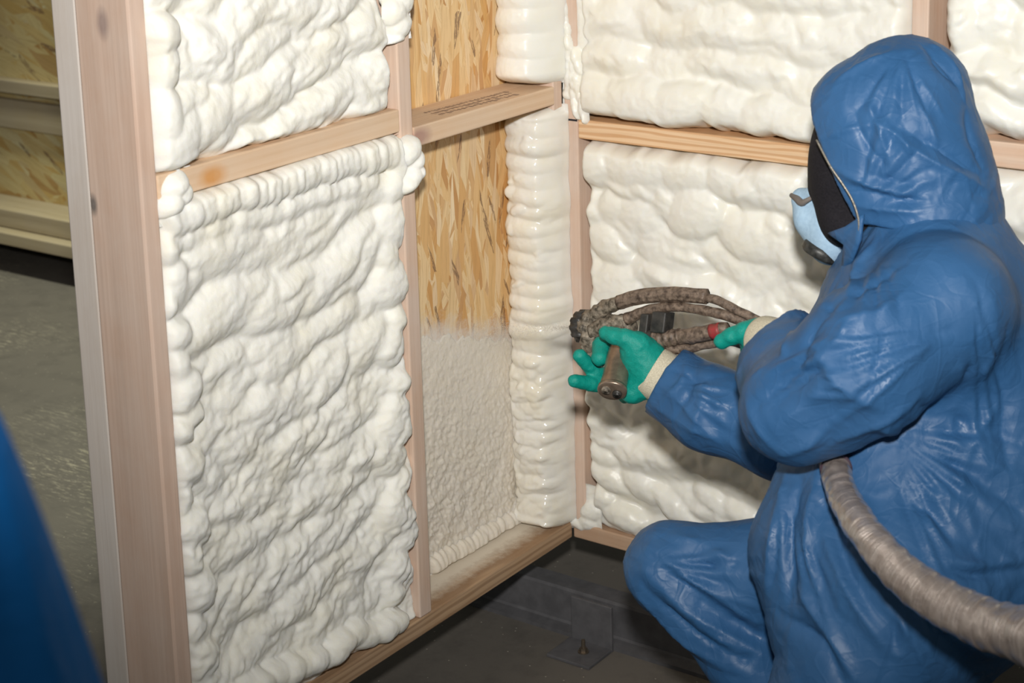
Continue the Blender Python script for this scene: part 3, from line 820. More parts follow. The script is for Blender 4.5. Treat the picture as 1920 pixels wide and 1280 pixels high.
# ------------------------------------------------------------------ framed building far behind on the left
fb = empty('timber_building', (-4.0, 1.4, GZ), 'raised timber framed building clad in strand board, far behind on the left', 'building')
Y0 = 1.30
x0, x1 = -6.5, -2.4
box('strand_board', x0, x1, Y0 + 0.03, Y0 + 0.045, 0.49, 2.2, M_OSB_FAR, fb, 0)
box('rail', x0, x1, Y0 - 0.02, Y0 + 0.03, 0.455, 0.505, M_FAR, fb, 0.004)
box('rail', x0, x1, Y0, Y0 + 0.03, 0.312, 0.425, M_FAR, fb, 0.004)
box('strand_board', x0, x1, Y0 + 0.03, Y0 + 0.045, 0.0, 0.45, M_OSB_FAR, fb, 0)
box('floor_edge', x0, x1, Y0 - 0.13, Y0 + 0.03, -0.035, 0.035, M_FAR, fb, 0.004)
box('floor_edge', x0, x1, Y0 - 0.18, Y0 + 0.03, -0.085, -0.037, M_FAR, fb, 0.004)
box('skid', x0, x1, Y0 + 0.10, Y0 + 0.2, GZ, -0.087, M_DARK, fb, 0.004)
box('skid', x0, x1, Y0 + 0.9, Y0 + 1.0, GZ, -0.087, M_DARK, fb, 0.004)
box('floor_deck', x0, x1, Y0 + 0.031, Y0 + 1.2, -0.085, -0.04, M_DARK, fb, 0)

#SECTION2
# ------------------------------------------------------------------ implicit surfaces -> one continuous mesh
def seg_d(P, a, b, ra, rb):
    a = np.asarray(a, np.float32); b = np.asarray(b, np.float32)
    ab = b - a
    t = np.clip(((P - a) @ ab) / float(ab @ ab + 1e-12), 0, 1)
    dx = P - a - t[..., None] * ab
    return np.sqrt((dx * dx).sum(-1)) - (ra + (rb - ra) * t)

def ell_d(P, c, axes, r):
    """ellipsoid; axes: 3 rows (orthonormal), r: 3 radii"""
    q = (P - np.asarray(c, np.float32)) @ np.asarray(axes, np.float32).T / np.asarray(r, np.float32)
    k0 = np.sqrt((q * q).sum(-1)) + 1e-6
    q2 = q / np.asarray(r, np.float32)
    k1 = np.sqrt((q2 * q2).sum(-1)) + 1e-6
    return k0 * (k0 - 1) / k1

def smin(a, b, k):
    h = np.clip(0.5 + 0.5 * (b - a) / k, 0, 1)
    return b + (a - b) * h - k * h * (1 - h)

def chain(P, pts, k=0.03, d=None):
    """pts: ((x,y,z), r) joints of a limb"""
    for (a, ra), (b, rb) in zip(pts[:-1], pts[1:]):
        s = seg_d(P, a, b, ra, rb)
        d = s if d is None else smin(d, s, k)
    return d

def surface_nets(fn, lo, hi, h, B=12):
    lo = np.asarray(lo, float); hi = np.asarray(hi, float)
    n = np.ceil((hi - lo) / h).astype(int) + 1
    n = ((n + B - 1) // B) * B
    nb = n // B
    # coarse pass: only blocks near the surface are sampled finely
    ax = [(lo[i] + h * (B * np.arange(nb[i]) + (B - 1) / 2)).astype(np.float32) for i in range(3)]
    C0 = np.stack(np.meshgrid(*ax, indexing='ij'), -1)
    D0 = np.concatenate([fn(C0[i:i + 4]) for i in range(0, nb[0], 4)], 0)
    D = np.repeat(np.repeat(np.repeat(D0, B, 0), B, 1), B, 2).astype(np.float32)
    near = np.argwhere(np.abs(D0) < h * B * 0.95 + 0.012)
    g = np.stack(np.meshgrid(*[np.arange(B)] * 3, indexing='ij'), -1)
    for s in range(0, len(near), 400):
        nbk = near[s:s + 400]
        ii = nbk[:, None, None, None, :] * B + g[None]
        P = (lo + h * ii).astype(np.float32)
        D[ii[..., 0], ii[..., 1], ii[..., 2]] = fn(P)
    S = D < 0
    c = np.zeros(n - 1, np.int8)
    for i in (0, 1):
        for j in (0, 1):
            for k in (0, 1):
                c += S[i:n[0] - 1 + i, j:n[1] - 1 + j, k:n[2] - 1 + k]
    act = (c > 0) & (c < 8)
    I = np.argwhere(act)
    idx = -np.ones(n - 1, np.int64); idx[act] = np.arange(len(I))
    acc = np.zeros((len(I), 3)); cnt = np.zeros(len(I))
    cor = [(i, j, k) for i in (0, 1) for j in (0, 1) for k in (0, 1)]
    for a in cor:
        for axis in range(3):
            if a[axis]: continue
            b = list(a); b[axis] = 1
            da = D[I[:, 0] + a[0], I[:, 1] + a[1], I[:, 2] + a[2]]; db = D[I[:, 0] + b[0], I[:, 1] + b[1], I[:, 2] + b[2]]
            m = (da < 0) != (db < 0)
            t = np.where(m, da / np.where(m, da - db, 1), 0)
            p = np.tile(np.array(a, float), (len(I), 1)); p[:, axis] += t
            acc[m] += p[m]; cnt[m] += 1
    V = lo + h * (I + acc / cnt[:, None])
    F = []
    for axis in range(3):
        u, v = (axis + 1) % 3, (axis + 2) % 3
        sl0 = [slice(1, n[q] - 1) for q in range(3)]; sl0[axis] = slice(0, n[axis] - 1)
        sl1 = list(sl0); sl1[axis] = slice(1, n[axis])
        A, B = S[tuple(sl0)], S[tuple(sl1)]
        E = np.argwhere(A != B)
        if not len(E): continue
        off = np.ones(3, int); off[axis] = 0
        E0 = E + off
        inside = A[E[:, 0], E[:, 1], E[:, 2]]
        q = []
        for du, dv in ((0, 0), (-1, 0), (-1, -1), (0, -1)):
            g = E0.copy(); g[:, u] += du; g[:, v] += dv
            q.append(idx[g[:, 0], g[:, 1], g[:, 2]])
        q = np.stack(q, 1)
        q[~inside] = q[~inside][:, ::-1]
        F.append(q)
    F = np.vstack(F)
    F = F[(F >= 0).all(1)]
    return V, F

def normals(V, F):
    n = np.cross(V[F[:, 2]] - V[F[:, 0]], V[F[:, 3]] - V[F[:, 1]])
    N = np.zeros_like(V)
    for k in range(4): np.add.at(N, F[:, k], n)
    return N / (np.linalg.norm(N, axis=1)[:, None] + 1e-12)

def smooth(V, F, it=2):
    for _ in range(it):
        A = np.zeros_like(V); C = np.zeros(len(V))
        for k in range(4):
            a, b = F[:, k], F[:, (k + 1) % 4]
            np.add.at(A, a, V[b]); np.add.at(C, a, 1); np.add.at(A, b, V[a]); np.add.at(C, b, 1)
        V = 0.5 * V + 0.5 * A / C[:, None]
    return V

def crumple(V, F, amp, sc=1.0, seed=0, folds=(), sharp=1.0):
    N = normals(V, F)
    x, y, z = V.T * sc
    wx = 0.30 * noise3(x * 4, y * 4, z * 4, seed + 50)
    def crease(f, k, st=(1, 1, 1)):      # narrow folded lines with flat panels between them
        n = np.abs(noise3(x * f * st[0] + wx * 2, y * f * st[1] + wx, z * f * st[2] - wx, seed + k))
        return np.clip(1 - n / 0.16, 0, 1) ** 1.5
    big = noise3(x * 5, y * 5, z * 4, seed + 7)
    mask = np.clip(0.55 + 0.9 * noise3(x * 3, y * 3, z * 3, seed + 9), 0, 1.2)
    h = amp * (0.4 * big + mask * (0.75 * crease(6, 0, (1, 1, .7)) - 0.55 * crease(7.5, 1, (.8, 1, 1)) + 0.42 * crease(13, 2) - 0.3 * crease(17, 3) + 0.18 * crease(30, 4)))
    for P, r, a in folds:
        P = catmull(np.asarray(P, float), 5)
        dm = np.full(len(V), 9.0); tm = np.zeros(len(V)); L = len(P) - 1
        near = np.linalg.norm(V - P.mean(0), axis=1) < 0.12 + np.linalg.norm(P - P.mean(0), axis=1).max()
        Vn = V[near]; dn_ = dm[near]; tn = tm[near]
        for i, (p, q) in enumerate(zip(P[:-1], P[1:])):
            ab = q - p
            t = np.clip(((Vn - p) @ ab) / (ab @ ab), 0, 1)
            d = np.linalg.norm(Vn - p - t[:, None] * ab, axis=1)
            c = d < dn_
            dn_[c] = d[c]; tn[c] = (i + t[c]) / L
        fade = np.sin(np.pi * np.clip(tn, 0.04, 0.96)) ** 0.5
        h[near] += 1.65 * a * fade * np.exp(-(dn_ / (0.8 * r)) ** 1.15)
    return V + N * h[:, None]

I3 = np.eye(3)
CR, CD, CF = (np.array(r) for r in CAMR)      # handy directions in the room: along the worker's side, down, away

# ------------------------------------------------------------------ the worker
person = empty('person', (0.95, -0.55, GZ), 'worker in a blue hooded coverall kneeling and holding a spray gun against the foamed corner', 'person')

SHL = (1.0492, -0.5659, 0.8463)       # left shoulder, elbow, wrist
ELL = (0.8852, -0.7224, 0.7072)
WRL = (0.7595, -0.5289, 0.7310)
SHR = (0.8373, -0.2856, 0.7675)
ELR = (0.7247, -0.4308, 0.5322)
WRR = (0.4777, -0.4302, 0.5891)
NECK = (0.9720, -0.4033, 0.9066)
CHEST = (0.9716, -0.4239, 0.7377)
WAIST = (0.9742, -0.5023, 0.5336)
HIP = (0.9978, -0.5704, 0.4057)
BACK = (1.0722, -0.3650, 0.6853)
BACK2 = (1.1230, -0.4362, 0.4726)
KNR = (0.6178, -0.6232, 0.3409)
HPR = (0.9328, -0.4815, 0.3472)
ANR = (0.9277, -0.5786, 0.0013)
TOR = (ANR[0] - 0.13, ANR[1] + 0.10, GZ + 0.035)
HPL = (1.0373, -0.6621, 0.4283)
KNL = (0.86, -0.90, GZ + 0.085)
ANL = (1.16, -0.62, GZ + 0.07)

def coverall_d(P):
    d = chain(P, ((NECK, 0.085), (CHEST, 0.165), (WAIST, 0.175), (HIP, 0.18)), 0.06)
    d = smin(d, chain(P, ((NECK, 0.08), (BACK, 0.15), (BACK2, 0.16), (HIP, 0.17)), 0.06), 0.08)
    d = smin(d, seg_d(P, SHL, SHR, 0.095, 0.09), 0.09)
    # hanging front of the coverall between the thighs
    d = smin(d, chain(P, (((0.8917, -0.5960, 0.5488), 0.075), ((0.8917, -0.6584, 0.4582), 0.085), ((0.9205, -0.7066, 0.3895), 0.075)), 0.05), 0.05)
    # legs
    d = smin(d, chain(P, ((HPR, 0.115), ((0.7690, -0.5523, 0.3380), 0.088), (KNR, 0.072)), 0.03), 0.04)
    leg = chain(P, ((KNR, 0.070), ((0.7471, -0.6022, 0.2119), 0.066), (ANR, 0.055)), 0.03)
    d = smin(d, leg, 0.022)
    d = smin(d, chain(P, ((HPL, 0.13), (KNL, 0.085)), 0.03), 0.05)
    d = smin(d, chain(P, ((KNL, 0.075), (ANL, 0.055)), 0.03), 0.03)
    # far arm
    arm = chain(P, ((SHR, 0.085), (ELR, 0.072), ((0.5858, -0.4372, 0.5538), 0.070), ((0.5069, -0.4251, 0.5763), 0.060), ((0.4668, -0.4247, 0.5922), 0.058)), 0.03)
    arm = np.maximum(arm, (P - np.array((0.4939, -0.4320, 0.5858), np.float32)) @ (-0.80 * CR - 0.50 * CD + 0.30 * CF).astype(np.float32))
    d = smin(d, arm, 0.03)
    # near arm, bent: upper arm, elbow bag, foreshortened forearm
    arm = chain(P, ((SHL, 0.105), ((0.9812, -0.6830, 0.7824), 0.094), (ELL, 0.070)), 0.05)
    arm = smin(arm, chain(P, ((ELL, 0.069), ((0.8332, -0.6307, 0.7180), 0.072), ((0.7833, -0.5621, 0.7316), 0.064), ((0.7438, -0.5262, 0.7364), 0.062)), 0.03), 0.035)
    arm = np.maximum(arm, (P - np.array((0.7666, -0.5480, 0.7351), np.float32)) @ (-0.62 * CR - 0.62 * CD + 0.48 * CF).astype(np.float32))
    arm = smin(arm, seg_d(P, (0.9426, -0.7061, 0.7068), (0.9105, -0.7312, 0.7003), 0.053, 0.053), 0.05)
    d = smin(d, arm, 0.018)
    return d

FOLDS = [
    (((0.8201, -0.5572, 0.7934), (0.8858, -0.7402, 0.8066), (0.8423, -0.7613, 0.76)), 0.01, 0.006),
    (((0.9324, -0.741, 0.8552), (0.9251, -0.7758, 0.8002), (0.8687, -0.7976, 0.7317)), 0.012, -0.006),
    (((0.9423, -0.7689, 0.8291), (0.9889, -0.7877, 0.7879), (1.0431, -0.7641, 0.7516)), 0.011, 0.006),
    (((0.9026, -0.8049, 0.7085), (0.9655, -0.7897, 0.7683), (1.0309, -0.7746, 0.8036)), 0.012, 0.006),
    (((0.8881, -0.8019, 0.7288), (0.9467, -0.7856, 0.7912), (1.0061, -0.774, 0.8301)), 0.01, -0.005),
    (((0.9839, -0.7105, 0.8871), (0.9804, -0.7714, 0.8405), (0.9169, -0.776, 0.7907)), 0.012, 0.006),
    (((0.924, -0.5253, 0.9165), (0.9096, -0.559, 0.8681), (0.9306, -0.7118, 0.8709)), 0.012, 0.007),
    (((1.0407, -0.6744, 0.8984), (1.0164, -0.7277, 0.8735), (0.9544, -0.7519, 0.858)), 0.012, 0.006),
    (((1.0077, -0.6371, 0.9194), (0.9802, -0.685, 0.8956), (0.95, -0.726, 0.8739)), 0.01, -0.005),
    (((1.0893, -0.6913, 0.8363), (1.0584, -0.7475, 0.816), (1.0115, -0.7836, 0.7713)), 0.012, 0.006),
    (((1.1028, -0.6674, 0.8475), (1.0651, -0.7274, 0.8347), (1.0108, -0.7831, 0.8024)), 0.011, -0.006),
    (((1.0788, -0.7186, 0.7598), (1.0389, -0.7538, 0.7276), (0.9723, -0.7674, 0.6861)), 0.012, 0.006),
    (((0.9783, -0.7809, 0.7241), (0.9487, -0.7875, 0.688), (0.9012, -0.7935, 0.6636)), 0.01, 0.005),
    (((0.8423, -0.7808, 0.7374), (0.8712, -0.8021, 0.701), (0.9098, -0.7936, 0.6655)), 0.01, 0.004),
    (((1.0369, -0.7367, 0.856), (1.0372, -0.7707, 0.8036), (1.0095, -0.7783, 0.7455)), 0.01, -0.004),
    (((1.0415, -0.7411, 0.7159), (1.0886, -0.6552, 0.5901), (1.1902, -0.6205, 0.4937)), 0.012, 0.008),
    (((1.0232, -0.7356, 0.6982), (1.0736, -0.6773, 0.5783), (1.1648, -0.6588, 0.5027)), 0.011, -0.008),
    (((1.0525, -0.7295, 0.7183), (1.1026, -0.631, 0.6093), (1.1932, -0.5994, 0.5276)), 0.012, 0.008),
    (((1.0602, -0.7292, 0.7277), (1.0976, -0.6202, 0.6292), (1.1869, -0.5856, 0.5623)), 0.01, -0.007),
    (((1.0652, -0.7224, 0.7305), (1.0996, -0.6062, 0.6496), (1.178, -0.5648, 0.6024)), 0.012, 0.006),
    (((1.0762, -0.7115, 0.7451), (1.0922, -0.59, 0.6841), (1.1679, -0.5418, 0.6504)), 0.011, -0.006),
    (((1.1402, -0.6054, 0.8838), (1.1252, -0.5946, 0.774), (1.117, -0.5795, 0.6691)), 0.013, 0.007),
    (((1.1281, -0.6335, 0.8658), (1.1133, -0.619, 0.7711), (1.1059, -0.583, 0.6763)), 0.01, -0.005),
    (((1.1113, -0.645, 0.7868), (1.109, -0.5804, 0.676), (1.1361, -0.5936, 0.62)), 0.012, 0.006),
    (((1.1537, -0.5739, 0.8295), (1.1396, -0.5462, 0.7042), (1.1601, -0.572, 0.6176)), 0.012, -0.006),
    (((0.961, -0.6878, 0.5936), (1.006, -0.7109, 0.5666), (1.035, -0.7373, 0.5424)), 0.012, 0.007),
    (((1.1284, -0.7178, 0.5108), (1.1632, -0.6745, 0.4938), (1.199, -0.6114, 0.4872)), 0.009, -0.007),
    (((1.1244, -0.7086, 0.5207), (1.1603, -0.6679, 0.5052), (1.1974, -0.6083, 0.5006)), 0.009, 0.006),
    (((0.8824, -0.6869, 0.5754), (0.8911, -0.7381, 0.5155), (0.9106, -0.7753, 0.4334)), 0.013, -0.01),
    (((0.9089, -0.6871, 0.5857), (0.9207, -0.7362, 0.522), (0.9596, -0.7875, 0.4435)), 0.014, 0.01),
    (((0.8515, -0.6699, 0.5752), (0.8646, -0.738, 0.5089), (0.8683, -0.7613, 0.416)), 0.012, 0.008),
    (((0.9469, -0.7112, 0.5611), (0.9896, -0.7637, 0.5084), (1.0527, -0.7912, 0.4541)), 0.014, -0.009),
    (((0.9465, -0.7362, 0.5284), (1.0184, -0.7885, 0.4682), (1.086, -0.7907, 0.3975)), 0.014, 0.009),
    (((0.9264, -0.7724, 0.4534), (0.996, -0.8093, 0.4046), (1.0346, -0.8196, 0.3624)), 0.012, 0.008),
    (((0.8953, -0.7791, 0.4052), (0.9787, -0.8082, 0.3991), (1.0203, -0.8241, 0.356)), 0.012, -0.008),
    (((1.046, -0.7777, 0.4876), (1.0962, -0.7792, 0.4364), (1.1214, -0.7591, 0.3603)), 0.013, 0.008),
    (((1.0735, -0.767, 0.4986), (1.1326, -0.7522, 0.4348), (1.1571, -0.6664, 0.3277)), 0.013, -0.008),
    (((1.1539, -0.7251, 0.4123), (1.1759, -0.6556, 0.3623)), 0.012, 0.007),
    (((0.6049, -0.6733, 0.3964), (0.6889, -0.6729, 0.3575), (0.7857, -0.6387, 0.3001)), 0.01, 0.007),
    (((0.6214, -0.684, 0.3862), (0.6985, -0.6729, 0.337), (0.7829, -0.6334, 0.2739)), 0.009, -0.007),
    (((0.6128, -0.6951, 0.3652), (0.6916, -0.6782, 0.305), (0.7816, -0.6487, 0.2572)), 0.01, 0.007),
    (((0.6096, -0.6986, 0.3426), (0.683, -0.6806, 0.2803), (0.7707, -0.6639, 0.2423)), 0.009, -0.007),
    (((0.6423, -0.6432, 0.4124), (0.7179, -0.6379, 0.3969), (0.8476, -0.7478, 0.4395)), 0.01, 0.006),
    (((0.6188, -0.6542, 0.4109), (0.7073, -0.6536, 0.3821), (0.8468, -0.746, 0.4124)), 0.009, -0.006),
    (((0.6018, -0.6947, 0.3154), (0.6588, -0.6734, 0.2562), (0.7387, -0.6759, 0.2244)), 0.01, 0.006),
    (((0.6588, -0.6893, 0.3193), (0.7349, -0.6689, 0.2667), (0.8036, -0.6362, 0.244)), 0.01, 0.006),
    (((0.7188, -0.675, 0.2414), (0.7783, -0.6603, 0.2429), (0.9011, -0.7897, 0.3444)), 0.009, -0.006),
    (((0.6806, -0.66, 0.2187), (0.7657, -0.6723, 0.2122)), 0.009, -0.005),
    (((0.5388, -0.4242, 0.6375), (0.559, -0.4845, 0.6116), (0.5198, -0.4954, 0.5595)), 0.008, 0.005),
    (((0.5892, -0.4337, 0.6303), (0.6079, -0.5032, 0.5891), (0.5963, -0.5103, 0.5322)), 0.009, 0.006),
    (((0.5596, -0.4274, 0.6326), (0.5814, -0.4981, 0.6012), (0.5591, -0.5086, 0.5478)), 0.008, -0.005),
    (((0.7786, -0.6878, 0.7296), (0.635, -0.4974, 0.5879), (0.6235, -0.5043, 0.5217)), 0.009, 0.005),
    (((0.5217, -0.489, 0.6011), (0.5872, -0.5121, 0.5737), (0.6434, -0.5034, 0.5256)), 0.008, 0.004),
    (((0.5314, -0.4693, 0.6257), (0.6101, -0.48, 0.6152)), 0.008, -0.004),
    (((0.5074, -0.4924, 0.5609), (0.5977, -0.5128, 0.5428), (0.6957, -0.5077, 0.5194)), 0.008, 0.004),
    (((1.05, -0.7041, 0.7034), (1.0515, -0.6217, 0.674), (1.081, -0.6055, 0.6716), (1.1074, -0.5872, 0.6675), (1.1341, -0.5642, 0.6666)), 0.008492724841533206, -0.004701380011744024),
    (((1.0409, -0.7432, 0.7172), (1.0395, -0.6323, 0.6663), (1.0787, -0.6142, 0.6592), (1.115, -0.5907, 0.6558), (1.1489, -0.561, 0.649)), 0.006943875440802677, 0.0032858647413294704),
    (((1.0143, -0.6397, 0.6693), (1.0487, -0.6314, 0.6607), (1.0814, -0.6191, 0.6494), (1.1124, -0.6017, 0.6417), (1.1406, -0.5807, 0.6329)), 0.010018783938048947, -0.0042365902593806725),
    (((1.0425, -0.7323, 0.71), (1.0444, -0.635, 0.6582), (1.0792, -0.6236, 0.6449), (1.1146, -0.6067, 0.6312), (1.1463, -0.5846, 0.62)), 0.009273761909794065, 0.0035935761942513197),
    (((1.0363, -0.6402, 0.6554), (1.0603, -0.6357, 0.6447), (1.0851, -0.6268, 0.6338), (1.1091, -0.6189, 0.6238), (1.1307, -0.6067, 0.6097)), 0.00824163853138362, -0.0041041970583999225),
    (((1.0213, -0.6427, 0.66), (1.0499, -0.6398, 0.6452), (1.0787, -0.6342, 0.6291), (1.1031, -0.628, 0.6132), (1.1288, -0.6174, 0.597)), 0.008928722141184462, 0.0028622173786948518),
    (((1.0149, -0.6447, 0.6607), (1.0447, -0.6447, 0.6413), (1.0758, -0.642, 0.6192), (1.1046, -0.6353, 0.6008), (1.1322, -0.6259, 0.5807)), 0.007601615893462357, -0.0037183329215880754),
    (((1.0391, -0.744, 0.7161), (1.0298, -0.6474, 0.6462), (1.064, -0.6466, 0.6213), (1.0951, -0.6458, 0.5944), (1.1269, -0.6405, 0.5719)), 0.007746840940179523, 0.004455627415989736),
    (((1.0126, -0.6468, 0.6589), (1.039, -0.6505, 0.635), (1.0635, -0.6532, 0.613), (1.0862, -0.6553, 0.5915), (1.1105, -0.6544, 0.5716)), 0.007785417122667415, -0.0038256453788584215),
    (((1.0094, -0.6484, 0.6566), (1.0457, -0.6548, 0.6242), (1.0773, -0.6593, 0.5928), (1.1091, -0.6655, 0.5634), (1.1366, -0.6655, 0.535)), 0.007309865345404481, 0.002883782585088528),
    (((1.0068, -0.6467, 0.6609), (1.0401, -0.6584, 0.6226), (1.0693, -0.6682, 0.5889), (1.1016, -0.6774, 0.5582), (1.133, -0.6867, 0.5264)), 0.008848655638503651, -0.0036216521750285866),
    (((1.026, -0.6556, 0.6338), (1.0503, -0.6641, 0.607), (1.0745, -0.6755, 0.579), (1.0961, -0.6894, 0.5564), (1.1182, -0.6976, 0.5338)), 0.007474344444814, 0.0041236186817520445),
    (((1.0101, -0.6515, 0.6507), (1.0403, -0.6675, 0.6092), (1.0714, -0.6866, 0.573), (1.1025, -0.7055, 0.5423), (1.1307, -0.7179, 0.5079)), 0.007164328002572738, -0.003587696018498309),
    (((1.0129, -0.6543, 0.644), (1.0425, -0.6708, 0.6026), (1.0729, -0.6928, 0.5681), (1.1011, -0.7155, 0.5354), (1.127, -0.7297, 0.4998)), 0.008243359649715577, 0.0033617249003824014),
    (((1.0184, -0.6596, 0.6311), (1.0381, -0.6749, 0.5996), (1.0584, -0.6927, 0.5736), (1.0813, -0.712, 0.55), (1.1019, -0.7306, 0.523)), 0.009334940705251397, -0.004222378677400369),
    (((0.6329, -0.6797, 0.3893), (0.6544, -0.6681, 0.3919), (0.6762, -0.653, 0.3965), (0.7009, -0.6371, 0.4026), (0.7241, -0.6233, 0.4078)), 0.008395615373631926, -0.0024870462476535805),
    (((0.6316, -0.6849, 0.3832), (0.6638, -0.6679, 0.3869), (0.6974, -0.6512, 0.3901), (0.7334, -0.6362, 0.3944), (0.8241, -0.7287, 0.4586)), 0.006825995692970124, 0.003403722363108057),
    (((0.6309, -0.6847, 0.3836), (0.6698, -0.6687, 0.3822), (0.7072, -0.6525, 0.3839), (0.7457, -0.6391, 0.3893), (0.8522, -0.7484, 0.4605)), 0.007150687339549056, -0.0041253855381865245),
    (((0.6183, -0.6885, 0.3808), (0.6542, -0.6794, 0.3792), (0.6836, -0.6677, 0.3739), (0.7144, -0.6558, 0.3743), (0.748, -0.6472, 0.375)), 0.006202867096622373, 0.0032651288552074196),
    (((0.6456, -0.6855, 0.375), (0.6721, -0.6763, 0.3696), (0.6957, -0.6672, 0.3643), (0.7209, -0.6593, 0.3596), (0.7474, -0.6527, 0.3586)), 0.00642172552696522, -0.0041224520583867915),
    (((0.654, -0.6844, 0.3696), (0.689, -0.6731, 0.3566), (0.7201, -0.6619, 0.3441), (0.7548, -0.6533, 0.3372), (0.7875, -0.6449, 0.3287)), 0.006621171857613619, 0.003255986603242581),
    (((0.642, -0.6892, 0.37), (0.6683, -0.6825, 0.3579), (0.6923, -0.6736, 0.3491), (0.7165, -0.664, 0.3378), (0.7414, -0.655, 0.3262)), 0.008894506407919962, -0.0032981361808495815),
    (((0.6476, -0.6896, 0.363), (0.6763, -0.6813, 0.3469), (0.7024, -0.6709, 0.3321), (0.7282, -0.6598, 0.3132), (0.7545, -0.647, 0.2978)), 0.007859837314901487, 0.003914122655681525),
    (((0.655, -0.6877, 0.3591), (0.6862, -0.6789, 0.3365), (0.7157, -0.6663, 0.3145), (0.7432, -0.6531, 0.2939), (0.7753, -0.641, 0.2719)), 0.008188735490079894, -0.003262133629915499),
    (((0.8515, -0.6836, 0.5612), (0.8634, -0.7186, 0.5327), (0.8724, -0.7456, 0.4979), (0.8745, -0.7582, 0.4594), (0.8679, -0.7612, 0.4116)), 0.010705423784961988, -0.005181867981972384),
    (((0.8523, -0.6783, 0.5673), (0.8663, -0.7116, 0.5416), (0.8815, -0.7398, 0.5118), (0.8884, -0.7564, 0.4759), (0.8964, -0.7693, 0.4386)), 0.011471952581892179, 0.004149438909797687),
    (((0.8658, -0.6985, 0.5559), (0.8856, -0.7298, 0.5276), (0.899, -0.7504, 0.4939), (0.9133, -0.7665, 0.46), (0.9267, -0.786, 0.426)), 0.007366780186126027, -0.004501341125206231),
    (((0.8656, -0.6929, 0.5607), (0.8912, -0.727, 0.5326), (0.9108, -0.7503, 0.498), (0.932, -0.7694, 0.4626), (0.9507, -0.7904, 0.4287)), 0.011062310467481027, 0.004803377772316643),
    (((0.883, -0.7117, 0.5488), (0.9087, -0.7378, 0.5171), (0.9326, -0.7604, 0.4842), (0.9583, -0.7841, 0.4499), (0.9831, -0.8037, 0.4142)), 0.009099500265253703, -0.004947726811968209),
    (((0.8721, -0.7004, 0.5577), (0.9077, -0.7331, 0.5252), (0.9401, -0.7601, 0.4883), (0.9701, -0.7873, 0.4486), (0.9985, -0.8074, 0.411)), 0.008141793390363616, 0.00351229174251546),
    (((0.8563, -0.6807, 0.5679), (0.8946, -0.7192, 0.5428), (0.9277, -0.7427, 0.5136), (0.9579, -0.768, 0.4833), (0.9866, -0.7901, 0.4524)), 0.009335636984243247, -0.0034942774176518164),
    (((0.873, -0.695, 0.5634), (0.9112, -0.7272, 0.5336), (0.945, -0.7514, 0.5036), (0.982, -0.7794, 0.4759), (1.0128, -0.7975, 0.4393)), 0.00986515974163525, 0.003010968761998144),
    (((1.1197, -0.6153, 0.9085), (1.1362, -0.6234, 0.8648), (1.1429, -0.6015, 0.8121), (1.1353, -0.5517, 0.7488), (1.1472, -0.5397, 0.6984)), 0.007573734133962113, -0.004439773489470418),
    (((1.1281, -0.6197, 0.893), (1.1386, -0.6224, 0.8475), (1.1385, -0.5934, 0.7942), (1.1317, -0.5527, 0.7318), (1.1409, -0.549, 0.6864)), 0.00928251622774431, 0.003853691141278593),
    (((1.1263, -0.6213, 0.8938), (1.1359, -0.6262, 0.8458), (1.1318, -0.5991, 0.7871), (1.126, -0.557, 0.7224), (1.1346, -0.5589, 0.674)), 0.007734846377281622, -0.0032882233679592584),
    (((1.1257, -0.6228, 0.893), (1.1347, -0.6275, 0.8375), (1.1227, -0.5808, 0.7613), (1.1227, -0.5626, 0.6967), (1.1363, -0.5778, 0.6428)), 0.008078486213235309, 0.0042747556312179615),
    (((1.1279, -0.6323, 0.8707), (1.1302, -0.6324, 0.828), (1.1199, -0.5978, 0.769), (1.1128, -0.5701, 0.7164), (1.1183, -0.5762, 0.6728)), 0.009445606186047457, -0.004492080611577244),
    (((1.1266, -0.6298, 0.8803), (1.1281, -0.6372, 0.8382), (1.1238, -0.62, 0.7889), (1.1073, -0.5773, 0.7267), (1.1091, -0.578, 0.6796)), 0.008993640567869075, 0.0038540863308672846),
    (((0.8548, -0.7608, 0.7687), (0.8812, -0.7561, 0.7892), (0.916, -0.7624, 0.8163), (0.9435, -0.7599, 0.8432), (0.9662, -0.7481, 0.8646)), 0.008923614339772274, -0.0033839548167412014),
    (((0.8644, -0.77, 0.7674), (0.8933, -0.765, 0.7889), (0.9296, -0.7718, 0.8139), (0.9605, -0.7703, 0.8374), (0.9849, -0.7604, 0.8547)), 0.008213771119989593, 0.0029350510818208944),
    (((0.8612, -0.7704, 0.7651), (0.8919, -0.7712, 0.7804), (0.9176, -0.7727, 0.7993), (0.9463, -0.7764, 0.8178), (0.9714, -0.7749, 0.833)), 0.006598154026291866, -0.003336000306394373),
    (((0.8918, -0.774, 0.777), (0.9147, -0.7767, 0.787), (0.9371, -0.7806, 0.7998), (0.9617, -0.7836, 0.8083), (0.9834, -0.7807, 0.8216)), 0.006247637596991601, 0.0023100685869986686),
    (((0.8707, -0.7765, 0.7647), (0.8998, -0.7782, 0.776), (0.9236, -0.78, 0.7864), (0.9533, -0.7852, 0.7969), (0.9765, -0.7849, 0.8094)), 0.008254085795915382, -0.004080076259526101),
    (((0.9007, -0.7803, 0.7732), (0.9336, -0.7844, 0.7808), (0.9626, -0.7881, 0.7918), (0.9891, -0.7865, 0.8018), (1.0121, -0.7805, 0.8105)), 0.007993258869562186, 0.004542017980645458),
    (((0.8847, -0.7825, 0.7638), (0.9162, -0.7843, 0.7713), (0.9514, -0.7884, 0.7805), (0.9847, -0.7882, 0.7895), (1.0125, -0.7835, 0.7979)), 0.007306555250572319, -0.002918056855134562),
